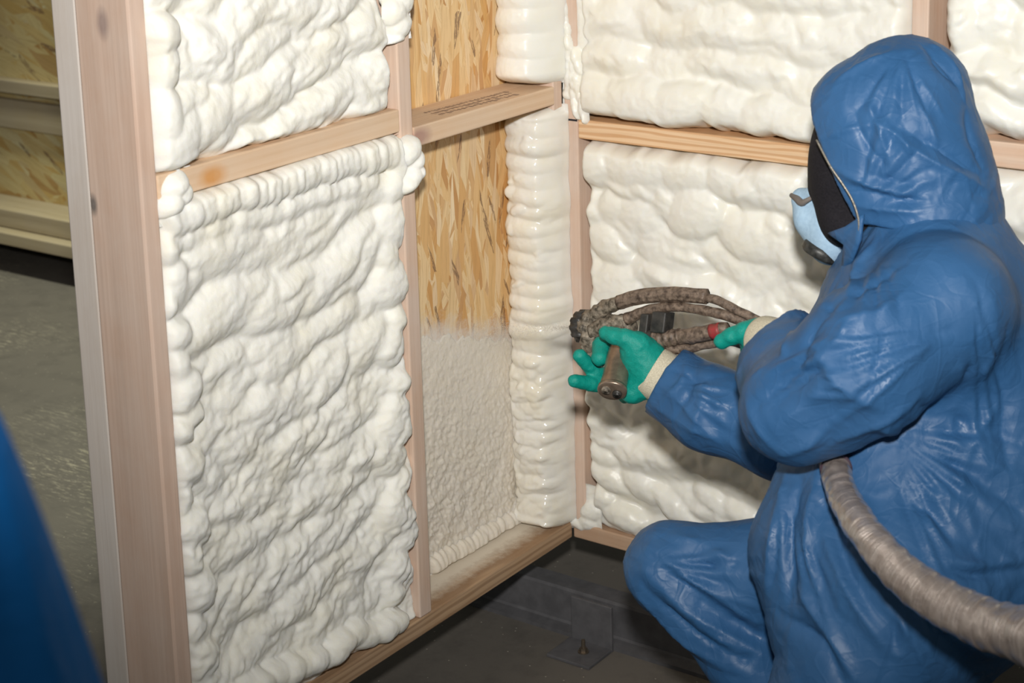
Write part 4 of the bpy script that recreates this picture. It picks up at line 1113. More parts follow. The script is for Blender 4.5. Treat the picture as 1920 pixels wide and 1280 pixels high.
    (((0.9168, -0.7864, 0.7669), (0.9425, -0.788, 0.7712), (0.9657, -0.7897, 0.7792), (0.987, -0.7881, 0.7821), (1.0081, -0.7851, 0.7839)), 0.006710880487687728, 0.0031749798797503417),
    (((0.8701, -0.7828, 0.7573), (0.911, -0.7871, 0.7639), (0.9531, -0.7902, 0.7694), (0.9865, -0.7882, 0.7747), (1.0205, -0.7821, 0.7786)), 0.007289949718238264, -0.0028907279969739713),
    (((0.8676, -0.7844, 0.7539), (0.9146, -0.7887, 0.7606), (0.9537, -0.7904, 0.765), (0.9924, -0.7867, 0.7667), (1.0299, -0.7773, 0.7681)), 0.008962679474294723, 0.003499154069487268),
    (((1.086, -0.6844, 0.8543), (1.0576, -0.7175, 0.8556), (1.0276, -0.7458, 0.854), (0.9962, -0.7639, 0.8491), (0.951, -0.7645, 0.8416)), 0.007297766560042815, -0.003883778720579064),
    (((1.0914, -0.6795, 0.8518), (1.0639, -0.7149, 0.8511), (1.0358, -0.7444, 0.8494), (1.0041, -0.7666, 0.8432), (0.9644, -0.7728, 0.8347)), 0.006187714065679573, 0.0028862326848140187),
    (((1.0906, -0.6804, 0.8517), (1.0584, -0.7257, 0.8464), (1.0223, -0.7624, 0.8389), (0.9752, -0.7781, 0.8272), (0.9169, -0.7686, 0.8067)), 0.0067310754760863305, -0.0034345642444878646),
    (((1.0828, -0.6953, 0.845), (1.0604, -0.7281, 0.8411), (1.0354, -0.7571, 0.8352), (1.0088, -0.7749, 0.827), (0.9748, -0.7838, 0.8127)), 0.007185160564292608, 0.003369521952291692),
    (((1.0644, -0.7266, 0.837), (1.0402, -0.7579, 0.8287), (1.0107, -0.7794, 0.815), (0.9787, -0.7871, 0.8017), (0.9371, -0.7853, 0.7801)), 0.007108829743138034, -0.0042578377473969295),
    (((1.0822, -0.6992, 0.8407), (1.0647, -0.731, 0.8305), (1.0425, -0.7597, 0.8224), (1.0181, -0.7789, 0.8093), (0.9892, -0.7873, 0.7939)), 0.007485781560587031, 0.0043805993592405165),
    (((1.0733, -0.7194, 0.8303), (1.051, -0.7551, 0.8169), (1.0266, -0.7775, 0.802), (0.9942, -0.7871, 0.7818), (0.9589, -0.7904, 0.7614)), 0.006829448443947978, -0.0022970643865890153),
    (((1.0896, -0.6893, 0.8391), (1.0722, -0.7248, 0.8243), (1.0537, -0.7556, 0.8099), (1.0291, -0.7784, 0.792), (0.9979, -0.7861, 0.7693)), 0.007279789231675442, 0.0032423944151364235),
    (((1.0736, -0.7258, 0.8188), (1.0589, -0.7506, 0.8084), (1.0417, -0.7705, 0.7898), (1.0231, -0.7811, 0.7752), (0.9985, -0.7833, 0.7521)), 0.007486679488317028, -0.0029289313169122105),
    (((1.0789, -0.7174, 0.8195), (1.0633, -0.7471, 0.8023), (1.0445, -0.7689, 0.7802), (1.0192, -0.7782, 0.7559), (0.9885, -0.7786, 0.7281)), 0.006278681710566083, 0.004266736887593616),
    (((0.9031, -0.5502, 0.874), (0.88, -0.5466, 0.8431), (0.9474, -0.7262, 0.8729), (0.9388, -0.7477, 0.8536), (0.9272, -0.7598, 0.8312)), 0.007453406359340315, -0.0038626047030229462),
    (((0.9188, -0.5363, 0.9022), (0.9129, -0.5541, 0.8778), (0.9568, -0.6773, 0.8912), (0.9655, -0.7199, 0.8806), (0.9655, -0.7464, 0.8658)), 0.009546788106451173, 0.004239962157623817),
    (((0.9265, -0.5573, 0.889), (0.9648, -0.6541, 0.8979), (0.9767, -0.6981, 0.8911), (0.9833, -0.7275, 0.8788), (0.9855, -0.7477, 0.8659)), 0.009803349974689759, -0.0033693806737274965),
    (((0.9664, -0.635, 0.9019), (0.9829, -0.6815, 0.8971), (0.9945, -0.7116, 0.8866), (1.0022, -0.7329, 0.8739), (1.0066, -0.7474, 0.8622)), 0.0064432796604325555, 0.0038271927511225566),
    (((0.9394, -0.5588, 0.8994), (0.9828, -0.6522, 0.9055), (1.0032, -0.6958, 0.8931), (1.015, -0.7193, 0.8792), (1.025, -0.738, 0.8622)), 0.0066192101957353875, -0.0033795710647122274),
    (((0.9582, -0.588, 0.903), (0.9928, -0.6585, 0.9065), (1.0075, -0.6857, 0.8972), (1.021, -0.7097, 0.8831), (1.0306, -0.7219, 0.8716)), 0.010250169321347374, 0.002704269796933969),
    (((0.981, -0.6198, 0.9145), (1.0051, -0.6583, 0.9089), (1.0227, -0.6826, 0.8973), (1.0376, -0.6981, 0.8841), (1.0482, -0.7116, 0.8687)), 0.007477778339244046, -0.003440062218481868),
    (((1.0842, -0.7676, 0.4886), (1.0834, -0.7799, 0.4624), (1.0819, -0.7861, 0.4355), (1.0809, -0.7927, 0.4066), (1.0784, -0.7987, 0.3752)), 0.011015234978811125, -0.004663901068564196),
    (((1.0824, -0.7485, 0.517), (1.0893, -0.7655, 0.4874), (1.0926, -0.7766, 0.4584), (1.0942, -0.782, 0.423), (1.0937, -0.7861, 0.3877)), 0.01117957801492991, 0.0030729142938366477),
    (((1.0824, -0.751, 0.5138), (1.0917, -0.7655, 0.4847), (1.0993, -0.7743, 0.452), (1.1034, -0.777, 0.4162), (1.1092, -0.7743, 0.3792)), 0.010809792705262694, -0.0037488919774544454),
    (((1.089, -0.7562, 0.5046), (1.102, -0.7631, 0.4794), (1.1125, -0.7667, 0.4512), (1.1219, -0.7624, 0.4186), (1.1273, -0.7558, 0.3864)), 0.008725502897835243, 0.0032304442653516537),
    (((1.0879, -0.7523, 0.5094), (1.1049, -0.7587, 0.4832), (1.1215, -0.7596, 0.4528), (1.1336, -0.7512, 0.4173), (1.1413, -0.7362, 0.3791)), 0.011697895254556433, -0.003154076620266146),
    (((1.1067, -0.7553, 0.4883), (1.1176, -0.7556, 0.4729), (1.127, -0.7547, 0.4536), (1.1376, -0.7467, 0.4359), (1.1439, -0.7392, 0.4135)), 0.008552005533905596, 0.0035235336099924807),
    (((1.0995, -0.754, 0.4988), (1.115, -0.7528, 0.481), (1.1308, -0.7474, 0.4616), (1.142, -0.741, 0.4391), (1.1543, -0.725, 0.4154)), 0.007507359238194966, -0.004525884111593789),
    (((1.0966, -0.7498, 0.5063), (1.1229, -0.7458, 0.4816), (1.1467, -0.7311, 0.4507), (1.1659, -0.7048, 0.4132), (1.1772, -0.6514, 0.3617)), 0.00811242671190858, 0.003609695439934646),
    (((1.0899, -0.7487, 0.512), (1.1203, -0.7451, 0.4871), (1.1479, -0.7289, 0.457), (1.168, -0.7018, 0.4218), (1.1809, -0.6468, 0.3686)), 0.01046470489622203, -0.0034356947930161688),
    (((0.5478, -0.4874, 0.6062), (0.5703, -0.4842, 0.6136), (0.5899, -0.4789, 0.6186), (0.608, -0.4702, 0.6222), (0.623, -0.4512, 0.624)), 0.008718494915908577, -0.0037807315634270215),
    (((0.5781, -0.4896, 0.6098), (0.5943, -0.4889, 0.6113), (0.6087, -0.4859, 0.6115), (0.6198, -0.4819, 0.6112), (0.632, -0.4741, 0.6118)), 0.008848657935123997, 0.002633359799196897),
    (((0.5795, -0.4929, 0.607), (0.5975, -0.4923, 0.608), (0.6142, -0.4886, 0.6072), (0.6285, -0.4855, 0.6055), (0.6443, -0.4794, 0.6043)), 0.0069941975944177665, -0.0031655992437407856),
    (((0.5774, -0.4968, 0.6025), (0.6025, -0.4983, 0.5996), (0.6305, -0.4956, 0.5924), (0.651, -0.491, 0.5898)), 0.0066084963545091895, 0.004086114526573176),
    (((0.5812, -0.5024, 0.5951), (0.6018, -0.503, 0.5919), (0.6197, -0.5015, 0.5882), (0.6374, -0.5009, 0.5806), (0.6551, -0.4977, 0.5775)), 0.005998331118578572, -0.002764950715568141),
    (((0.5609, -0.498, 0.5957), (0.5913, -0.5056, 0.5897), (0.6142, -0.5071, 0.5788), (0.638, -0.5046, 0.569), (0.6613, -0.5034, 0.5595)), 0.006880891657329369, 0.002122690631160971),
    (((0.566, -0.5016, 0.5925), (0.5977, -0.5077, 0.5836), (0.6211, -0.5092, 0.5661), (0.6448, -0.5064, 0.5529), (0.6732, -0.5063, 0.5387)), 0.009028977836949741, -0.002211629578215943),
]
HFOLDS = [
    (((0.8307, -0.4848, 1.1452), (0.8768, -0.451, 1.1812), (0.9445, -0.4067, 1.1962)), 0.01, 0.004),
    (((0.8941, -0.4966, 1.128), (0.9225, -0.5098, 1.0878), (0.9397, -0.5175, 1.0458)), 0.007, 0.004),
    (((0.8778, -0.5082, 1.112), (0.9058, -0.5199, 1.0674), (0.9364, -0.5194, 1.0376)), 0.007, -0.004),
    (((0.9584, -0.4938, 1.0884), (1.0145, -0.4638, 1.0516), (1.0498, -0.4232, 1.0142)), 0.01, -0.006),
    (((0.9544, -0.5035, 1.0735), (1.0049, -0.4805, 1.0374), (1.0533, -0.431, 0.9997)), 0.01, 0.006),
    (((0.9133, -0.525, 1.0195), (0.9821, -0.5051, 1.0086)), 0.009, -0.005),
    (((0.8483, -0.5184, 1.0274), (0.9218, -0.5239, 1.0037), (0.9977, -0.501, 0.9915)), 0.009, 0.006),
    (((0.8873, -0.525, 0.9998), (0.9692, -0.5137, 0.9866), (1.0563, -0.4377, 0.989)), 0.01, -0.006),
    (((0.8951, -0.5217, 0.9707), (0.9701, -0.5149, 0.9704), (1.0642, -0.4355, 0.9729)), 0.009, 0.006),
    (((0.9451, -0.3981, 1.1991), (0.9755, -0.4075, 1.1739), (1.0007, -0.3937, 1.1406)), 0.009, -0.006),
    (((0.9503, -0.3795, 1.2009), (0.9872, -0.3832, 1.1668), (1.0109, -0.396, 1.1129)), 0.008, 0.005),
    (((1.0109, -0.396, 1.1129), (1.0292, -0.4175, 1.0689), (1.0499, -0.4129, 1.0204)), 0.008, -0.004),
    (((0.9128, -0.5078, 1.0988), (0.9537, -0.5021, 1.0772), (0.9717, -0.5027, 1.0464)), 0.007, 0.004),
    (((0.8267, -0.5117, 1.0658), (0.882, -0.5165, 1.0891), (0.9283, -0.5038, 1.0996)), 0.008, 0.003),
    (((0.9634, -0.4678, 1.1293), (0.9867, -0.4704, 1.091), (1.0015, -0.4738, 1.0604)), 0.008, 0.004),
    (((0.8959, -0.5243, 0.9879), (0.9041, -0.5258, 1.0206), (0.9082, -0.5226, 1.0539), (0.9113, -0.5128, 1.0867), (0.9137, -0.4968, 1.1202)), 0.005432383057089299, -0.0030882269083893498),
    (((0.9052, -0.5256, 1.0041), (0.9148, -0.5238, 1.033), (0.9205, -0.5185, 1.0631), (0.9259, -0.508, 1.0898), (0.9313, -0.4926, 1.1185)), 0.006365904745688058, 0.0030048169407923203),
    (((0.9138, -0.5251, 1.0098), (0.9264, -0.5217, 1.0336), (0.9348, -0.5168, 1.0551), (0.9421, -0.5077, 1.0772), (0.9477, -0.4941, 1.1009)), 0.00758420733034427, -0.0031134672712224932),
    (((0.9131, -0.5242, 0.9944), (0.9324, -0.5216, 1.0195), (0.9486, -0.5148, 1.0432), (0.9616, -0.5021, 1.0672), (0.9722, -0.4837, 1.091)), 0.007294056830006422, 0.0021453752720748476),
    (((0.9162, -0.5238, 0.9871), (0.937, -0.521, 1.0098), (0.9573, -0.5127, 1.0318), (0.973, -0.4998, 1.0542), (0.9882, -0.4802, 1.0727)), 0.005668931659334947, -0.002987449392270936),
    (((0.9338, -0.5221, 0.996), (0.9457, -0.5188, 1.0051), (0.9584, -0.5139, 1.015), (0.9693, -0.5076, 1.0251), (0.9799, -0.5002, 1.0362)), 0.006409778703916132, 0.002425358410770708),
    (((0.9142, -0.5232, 0.9752), (0.9364, -0.5215, 0.9908), (0.957, -0.5155, 1.0076), (0.974, -0.5064, 1.02), (0.9929, -0.4912, 1.0329)), 0.0065381909648321865, -0.002068174639476148),
    (((0.9475, -0.5206, 0.9863), (0.9626, -0.5161, 0.9949), (0.976, -0.5088, 1.0062), (0.9909, -0.4985, 1.0139), (1.0032, -0.4891, 1.0179)), 0.007078897611423567, 0.003036290713693002),
    (((0.9209, -0.5232, 0.9702), (0.9524, -0.5192, 0.9807), (0.9786, -0.5094, 0.9928), (1.0049, -0.4932, 1.0027), (1.0259, -0.4698, 1.0114)), 0.007448906456003338, -0.0018001329603840796),
    (((0.9082, -0.4526, 1.179), (0.9032, -0.4694, 1.162), (0.8959, -0.4851, 1.1451), (0.8914, -0.4972, 1.1283), (0.8806, -0.5079, 1.1115)), 0.005432136736944745, -0.002635933015443438),
    (((0.9126, -0.4602, 1.1696), (0.9091, -0.4748, 1.1546), (0.9057, -0.4874, 1.1391), (0.9034, -0.4989, 1.1217), (0.8963, -0.508, 1.1062)), 0.007267040786108582, 0.00247909632124107),
    (((0.9172, -0.4554, 1.1736), (0.919, -0.4741, 1.1543), (0.9171, -0.487, 1.1368), (0.9148, -0.4975, 1.1183), (0.9126, -0.5068, 1.1012)), 0.00655272231410984, -0.0019660299753230764),
    (((0.9207, -0.4346, 1.1909), (0.9272, -0.4581, 1.1703), (0.9299, -0.4761, 1.1463), (0.9336, -0.4873, 1.1257), (0.9337, -0.5003, 1.1018)), 0.006263421259920171, 0.0015888598809972938),
    (((0.9338, -0.456, 1.1695), (0.9385, -0.4681, 1.1522), (0.9429, -0.4788, 1.1341), (0.9473, -0.4866, 1.1158), (0.9523, -0.4925, 1.0989)), 0.007074050309642856, -0.0027383886119102235),
    (((0.9373, -0.447, 1.1755), (0.9439, -0.4582, 1.1616), (0.952, -0.4663, 1.144), (0.9597, -0.4736, 1.1247), (0.968, -0.4765, 1.1084)), 0.005421497051015056, 0.002678459967314573),
    (((0.9299, -0.4327, 1.1892), (0.9432, -0.4478, 1.172), (0.9556, -0.4566, 1.154), (0.9648, -0.4611, 1.1378), (0.9748, -0.4646, 1.1178)), 0.004981697887571199, -0.0028033506635297),
    (((0.9507, -0.4437, 1.1706), (0.9636, -0.4491, 1.1544), (0.9769, -0.4493, 1.137), (0.9871, -0.448, 1.1212), (0.9959, -0.4471, 1.107)), 0.005068883215737868, 0.0018744954150412797),
]
V, F = surface_nets(coverall_d, (0.28, -1.12, GZ - 0.01), (1.48, 0.02, 1.08), 0.0052)
V = smooth(V, F, 1)
V = crumple(V, F, 0.0042, 1.0, 3, FOLDS)
V[:, 2] = np.maximum(V[:, 2], GZ + 0.003)
coverall = mesh_obj('coverall', V, F, M_BLUE, person)

# hood: a shell with a slanted face opening
HC = (0.8927, -0.3975, 1.0473)
fn_ = -0.74 * CR + 0.40 * CD + 0.54 * CF; fn_ /= np.linalg.norm(fn_)
OP = np.array((0.8568, -0.5128, 0.9977))
def hood_out(P):
    d = ell_d(P, HC, np.array([CR * 0.94 + CD * 0.34, CD * 0.94 - CR * 0.34, CF]), (0.121, 0.156, 0.122))
    d = smin(d, ell_d(P, (0.9024, -0.3703, 1.1221), I3, (0.082, 0.082, 0.08)), 0.05)
    d = smin(d, ell_d(P, (0.8381, -0.4379, 1.0913), I3, (0.062, 0.062, 0.070)), 0.05)
    d = smin(d, ell_d(P, (0.9503, -0.3838, 0.9900), I3, (0.092, 0.092, 0.095)), 0.06)
    d = smin(d, chain(P, (((0.9316, -0.3962, 0.9946), 0.095), ((0.9615, -0.4064, 0.9232), 0.112)), 0.03), 0.06)
    return d
def hood_d(P):
    o = hood_out(P)
    sh = np.maximum(o, -(o + 0.009))
    cut = -((P - OP.astype(np.float32)) @ fn_.astype(np.float32))
    low = (P - np.array((0.9483, -0.4203, 0.9074), np.float32)) @ (CD * 0.97 - CR * 0.2).astype(np.float32)
    return np.maximum(np.maximum(sh, -cut), low)
lo = np.array(HC) - 0.24; hi = np.array(HC) + 0.24
V, F = surface_nets(hood_d, lo, hi, 0.0036)
V = smooth(V, F, 2)
V = crumple(V, F, 0.0026, 1.3, 9, HFOLDS)
mesh_obj('hood', V, F, M_BLUE, person)

# head in a black balaclava: skull, brow, nose, chin, neck
def head_d(P):
    d = ell_d(P, (0.8636, -0.3967, 1.0346), I3, (0.095, 0.095, 0.115))
    d = smin(d, ell_d(P, (0.8271, -0.4112, 0.9855), np.array([CR, CD, CF]), (0.062, 0.10, 0.068)), 0.03)
    d = smin(d, seg_d(P, (0.7884, -0.4202, 1.0092), (0.7802, -0.4139, 0.9611), 0.012, 0.018), 0.02)
    d = smin(d, ell_d(P, (0.8343, -0.4380, 0.9135), np.array([CR, CD, CF]), (0.034, 0.036, 0.045)), 0.03)
    d = smin(d, seg_d(P, (0.8793, -0.4097, 0.9913), (0.9509, -0.4250, 0.8830), 0.065, 0.075), 0.03)
    return d
lo = np.array((0.8684, -0.4055, 0.9892)) - 0.19; hi = lo + 0.38
V, F = surface_nets(head_d, lo, hi, 0.0045)
mesh_obj('balaclava', smooth(V, F, 2), F, M_BLACK, person)
# zip along the rim of the hood opening
rim = [(0.8246, -0.5240, 1.0662), (0.8538, -0.5373, 1.0319), (0.8768, -0.5403, 1.0060), (0.8933, -0.5409, 0.9831), (0.9033, -0.5407, 0.9568), (0.9052, -0.5402, 0.9301)]
# collar flap under the chin: a thin stiff panel
cp = [np.array(q) for q in ((0.9114, -0.5396, 0.9626), (0.8770, -0.5273, 0.9367), (0.8370, -0.5051, 0.9157), (0.8507, -0.4974, 0.9072), (0.8665, -0.5001, 0.9015), (0.8685, -0.5039, 0.8820), (0.8583, -0.5005, 0.8520), (0.8917, -0.5305, 0.8852), (0.9101, -0.5448, 0.9235))]
nn = np.cross(cp[2] - cp[0], cp[6] - cp[0]); nn /= np.linalg.norm(nn)
bm = bmesh.new()
vf = [bm.verts.new(c + nn * 0.0025) for c in cp]; vb = [bm.verts.new(c - nn * 0.0025) for c in cp]
cen = np.mean(cp, 0) + nn * 0.006
c1, c2 = bm.verts.new(cen + nn * 0.0025), bm.verts.new(cen - nn * 0.0025)
for i in range(len(cp)):
    k = (i + 1) % len(cp)
    bm.faces.new((vf[i], vf[k], c1)); bm.faces.new((vb[k], vb[i], c2)); bm.faces.new((vf[i], vb[i], vb[k], vf[k]))
bmesh.ops.subdivide_edges(bm, edges=list(bm.edges), cuts=2, use_grid_fill=True, smooth=0.4)
bm_obj('collar_flap', bm, M_BLUE, person, True)
tube('zip', rim, .0016, M_ZIP, person, 8, 6, label='metal zip along the hood opening')

# respirator: moulded pale blue half mask with a round black filter
resp = empty('respirator', (0.7743, -0.4001, 0.8876), None, None)
resp.parent = person; resp.location = Vector((0.7743, -0.4001, 0.8876)) - Vector(person.location)
mask_ax = np.array((0.7953, -0.3937, 0.8548)) - np.array((0.7377, -0.3891, 0.9326)); mask_ax /= np.linalg.norm(mask_ax)
def mask_d(P):
    d = chain(P, (((0.7376, -0.3906, 0.9275), 0.020), ((0.7612, -0.4049, 0.9050), 0.027), ((0.7923, -0.4054, 0.8662), 0.034)), 0.02)
    d = smin(d, seg_d(P, (0.7315, -0.3922, 0.9379), (0.7662, -0.4142, 0.9506), 0.010, 0.011), 0.012)
    d = smin(d, ell_d(P, (0.8041, -0.4132, 0.8992), I3, (0.04, 0.04, 0.05)), 0.02)
    return d
lo = np.array((0.7781, -0.4081, 0.8945)) - 0.11
V, F = surface_nets(mask_d, lo, lo + 0.22, 0.0035)
mesh_obj('mask_shell', smooth(V, F, 1), F, M_MASK, resp, label='pale blue mask shell')
tube('mask_band', [(0.7179, -0.3960, 0.9371), (0.7344, -0.4094, 0.9367), (0.7502, -0.4238, 0.9347), (0.7627, -0.4318, 0.9416), (0.7787, -0.4300, 0.9521)], [.004, .006, .006, .004, .003], M_BAND, resp, 10, 6, label='narrow brownish band on the side of the mask')  # thin grey-brown band laid along the outer side of the mask
fa = (0.42 * -CR + 0.86 * CD + 0.2 * CF); fa /= np.linalg.norm(fa)
fc = np.array((0.7825, -0.4220, 0.8545))
tube('filter', [fc - fa * 0.012, fc - fa * 0.004, fc + fa * 0.002, fc + fa * 0.006, fc + fa * 0.0061], [0.031, 0.0315, 0.0315, 0.028, 0.02], M_FILT, resp, 28, 1, smoothpath=False, label='round black filter')

# gloves
def hand(name, fingers, palm, lo, hi, parent, k=0.006, h=0.0021):
    def fn(P):
        d = chain(P, palm, 0.02)
        for f in fingers:
            d = smin(d, chain(P, f, 0.004), k)
        return d
    V, F = surface_nets(fn, lo, hi, h)
    V = smooth(V, F, 1)
    N = normals(V, F)
    V = V + N * (0.0010 * noise3(*(V.T * 110), 5))[:, None]
    return mesh_obj(name, V, F, M_GLOVE, parent)
gl = empty('glove', (0.4710, -0.4314, 0.6029), None, None); gl.parent = person; gl.location = Vector((0.4710, -0.4314, 0.6029)) - Vector(person.location)
setp(gl, 'green glove around the pistol handle')
right_f = [
    (((0.4579, -0.4534, 0.6501), .0185), ((0.4356, -0.4664, 0.6617), .0160), ((0.4151, -0.4685, 0.6626), .0145), ((0.3972, -0.4680, 0.6652), .0125)),      # thumb along the gun's side
    (((0.4108, -0.3957, 0.6159), .0130), ((0.3578, -0.3830, 0.6178), .0140), ((0.3622, -0.4287, 0.6239), .0165), ((0.3770, -0.4589, 0.6127), .0145)),   # forefinger on the trigger
    (((0.4231, -0.4073, 0.5867), .0130), ((0.3701, -0.4041, 0.5536), .0145), ((0.3516, -0.4366, 0.5763), .0142), ((0.3377, -0.4627, 0.6107), .0125)),   # middle
    (((0.4262, -0.4217, 0.5718), .0125), ((0.3725, -0.4170, 0.5460), .0140), ((0.3537, -0.4525, 0.5586), .0135), ((0.3399, -0.4845, 0.5709), .0118)),   # ring
    (((0.4466, -0.4458, 0.5683), .0120), ((0.4205, -0.4221, 0.5388), .0115), ((0.3954, -0.4056, 0.5267), .0105), ((0.3804, -0.4032, 0.5290), .0095)),   # little finger tucked behind the handle
]
right_p = (((0.4692, -0.4339, 0.5984), .036), ((0.4564, -0.4374, 0.6197), .034), ((0.4472, -0.4503, 0.6434), .022), ((0.4323, -0.4382, 0.5879), .018), ((0.4457, -0.4605, 0.5629), .016), ((0.4638, -0.4434, 0.5777), .030))
lo = np.array((0.4021, -0.4444, 0.5991)) - 0.135
hand('palm_and_fingers', right_f, right_p, lo, lo + 0.27, gl)
def cuff(name, P, R, parent):
    return tube(name, P, R, M_KNIT, parent, 40, 6, lambda s, a, c: 1 + 0.02 * np.sin(a * 20), label='cream knitted cuff')
cuff('cuff', [(0.4651, -0.4361, 0.6013), (0.4693, -0.4341, 0.5975), (0.4863, -0.4301, 0.5897), (0.5063, -0.4241, 0.5818)], [.043, .046, .046, .042], gl)
gl2 = empty('glove', (0.7457, -0.5388, 0.7314), None, None); gl2.parent = person; gl2.location = Vector((0.7457, -0.5388, 0.7314)) - Vector(person.location)
setp(gl2, 'green glove steadying the hoses')
left_f = [
    (((0.7303, -0.5332, 0.7468), .0195), ((0.7080, -0.5383, 0.7409), .0160), ((0.6874, -0.5432, 0.7315), .0140), ((0.6703, -0.5459, 0.7203), .0128)),
    (((0.7103, -0.4898, 0.7273), .013), ((0.6713, -0.4590, 0.7118), .0125), ((0.6414, -0.4334, 0.6993), .0115), ((0.6378, -0.4154, 0.6822), .0100)),
    (((0.7074, -0.4842, 0.7088), .013), ((0.6655, -0.4444, 0.6879), .0125), ((0.6345, -0.4056, 0.6807), .0115), ((0.6364, -0.3901, 0.6860), .0100)),
    (((0.7132, -0.4952, 0.6993), .012), ((0.6760, -0.4528, 0.6755), .0120), ((0.6507, -0.4205, 0.6755), .0110), ((0.6521, -0.4043, 0.6852), .0095)),
    (((0.7196, -0.5163, 0.6976), .0125), ((0.6950, -0.4995, 0.6854), .0110), ((0.6728, -0.4655, 0.6834), .0100), ((0.6672, -0.4438, 0.6853), .0085)),
]
left_p = (((0.7493, -0.5367, 0.7297), .032), ((0.7271, -0.5161, 0.7252), .030), ((0.7156, -0.5052, 0.7027), .024), ((0.7215, -0.5273, 0.6985), .016))
lo = np.array((0.7008, -0.4995, 0.7166)) - 0.13
hand('palm_and_fingers', left_f, left_p, lo, lo + 0.26, gl2)
cuff('cuff', [(0.7338, -0.5289, 0.7300), (0.7389, -0.5313, 0.7307), (0.7593, -0.5412, 0.7328), (0.7839, -0.5488, 0.7322)], [.034, .039, .040, .038], gl2)

# boots
for nm, a, t in (('boot', ANR, TOR), ('boot', ANL, (ANL[0] + 0.13, ANL[1] + 0.11, GZ + 0.03))):
    a = np.array(a); t = np.array(t)
    def bd(P):
        d = chain(P, ((a + (0, 0, 0.03), 0.048), ((a[0], a[1], GZ + 0.045), 0.045), (t, 0.036)), 0.03)
        return np.maximum(d, (GZ + 0.002) - P[..., 2])
    lo = np.minimum(a, t) - 0.09; hi = np.maximum(a, t) + 0.12
    V, F = surface_nets(bd, lo, hi, 0.006)
    mesh_obj(nm, V, F, M_SOLE, person)

# ------------------------------------------------------------------ spray gun
gun = empty('spray_gun', (0.3861, -0.4096, 0.6306), 'encrusted foam spray gun with curved hoses held in the green gloves', 'spray gun')
crust = lambda amp, sc, seed: (lambda s, a, c: 1 + amp * noise3(np.cos(a) * 1.2 + c[:, :1] * sc, np.sin(a) * 1.2 + c[:, 1:2] * sc, c[:, 2:3] * sc + 0 * a, seed))
GN = np.array((0.2802, -0.3610, 0.6266)); GR = np.array((0.4171, -0.3870, 0.6543))
ga = (GN - GR) / np.linalg.norm(GN - GR)
# black ribbed retaining ring round the nose
def ribbed(n, amp): return lambda s, a, c: 1 + amp * np.sign(np.sin(a * n)) + 0 * s
tube('nose_ring', [GN - ga * 0.016, GN - ga * 0.015, GN + ga * 0.006, GN + ga * 0.012, GN + ga * 0.013], [.020, .030, .030, .026, .014], M_CLAMP, gun, 72, 1, ribbed(12, 0.05), smoothpath=False, label='black ribbed nose ring')
tube('nozzle', [GN + ga * 0.008, GN + ga * 0.022, GN + ga * 0.023], [.009, .006, .003], M_GRIP, gun, 16, 1, smoothpath=False)
tube('gun_body', [GN - ga * 0.012, GN - ga * 0.03, GN - ga * 0.055, GN - ga * 0.09, GN - ga * 0.12], [.024, .027, .023, .021, .018], M_CRUST, gun, 40, 8, crust(0.35, 60, 3))
tube('gun_body', [(0.2918, -0.3726, 0.6461), (0.3058, -0.3805, 0.6263), (0.3037, -0.3886, 0.6018), (0.2980, -0.3944, 0.5954)], [.016, .020, .014, .006], M_CRUST, gun, 32, 8, crust(0.4, 70, 4))
tube('trigger', [(0.3613, -0.4064, 0.6152), (0.3659, -0.4193, 0.6018), (0.3657, -0.4352, 0.5905)], [.006, .006, .004], M_CRUST, gun, 12, 6)
# handle with end cap and two ports
H0 = np.array((0.4025, -0.4250, 0.6231)); H1 = np.array((0.4370, -0.5121, 0.5825)); ha = (H1 - H0) / np.linalg.norm(H1 - H0)
flat = lambda s, a, c: 1 + 0.10 * np.cos(2 * a) + 0 * s
tube('handle', [H0, H0 * .7 + H1 * .3, H0 * .35 + H1 * .65, H1], [.0205, .0215, .0205, .0220], M_GRIP, gun, 40, 6, flat)
tube('handle_cap', [H1 - ha * 0.004, H1 - ha * 0.0035, H1 + ha * 0.003, H1 + ha * 0.005, H1 + ha * 0.0051], [.0215, .0235, .0235, .022, .012], M_GRIP, gun, 40, 1, flat, smoothpath=False)
side = np.cross(ha, CF); side /= np.linalg.norm(side); 
for sx, mm in ((-1, M_CRUST), (1, M_CLAMP)):
    c = H1 + side * 0.010 * sx + ha * 0.004
    tube('port', [c, c + ha * 0.003, c + ha * 0.0055, c + ha * 0.0056, c + ha * 0.002], [.0085, .0085, .0078, .0045, .004], mm, gun, 20, 1, smoothpath=False, label='round port in the handle end')
# hoses
grooves = lambda s, a, c: 1 + 0.045 * np.sin(a * 9 + 0.6 * np.sin(s * 60)) + 0.06 * noise3(c[:, :1] * 50 + np.cos(a), c[:, 1:2] * 50 + np.sin(a), c[:, 2:3] * 50 + 0 * a, 8)
hs = [(0.2963, -0.3689, 0.6479), (0.3347, -0.3721, 0.6734), (0.3724, -0.3773, 0.6930), (0.4137, -0.3804, 0.7114)]
tube('hose', hs, [.015, .014, .0125, .0115], M_CRUST, gun, 28, 10, crust(0.3, 70, 6))
tube('hose_sleeve', [(0.3712, -0.3843, 0.6937), (0.4138, -0.3805, 0.7105), (0.4629, -0.3797, 0.7220), (0.5119, -0.3803, 0.7290), (0.5481, -0.3787, 0.7314)], [.0125, .0135, .0135, .0132, .0135], M_HOSE, gun, 48, 12, grooves, label='ribbed brown hose sleeve')
tube('hose', [(0.5420, -0.3772, 0.7300), (0.5771, -0.3836, 0.7288), (0.6141, -0.3850, 0.7180), (0.6506, -0.3864, 0.7083), (0.6988, -0.3820, 0.6888), (0.7599, -0.3646, 0.6361)], .0078, M_HOSE, gun, 20, 10, crust(0.12, 60, 9))
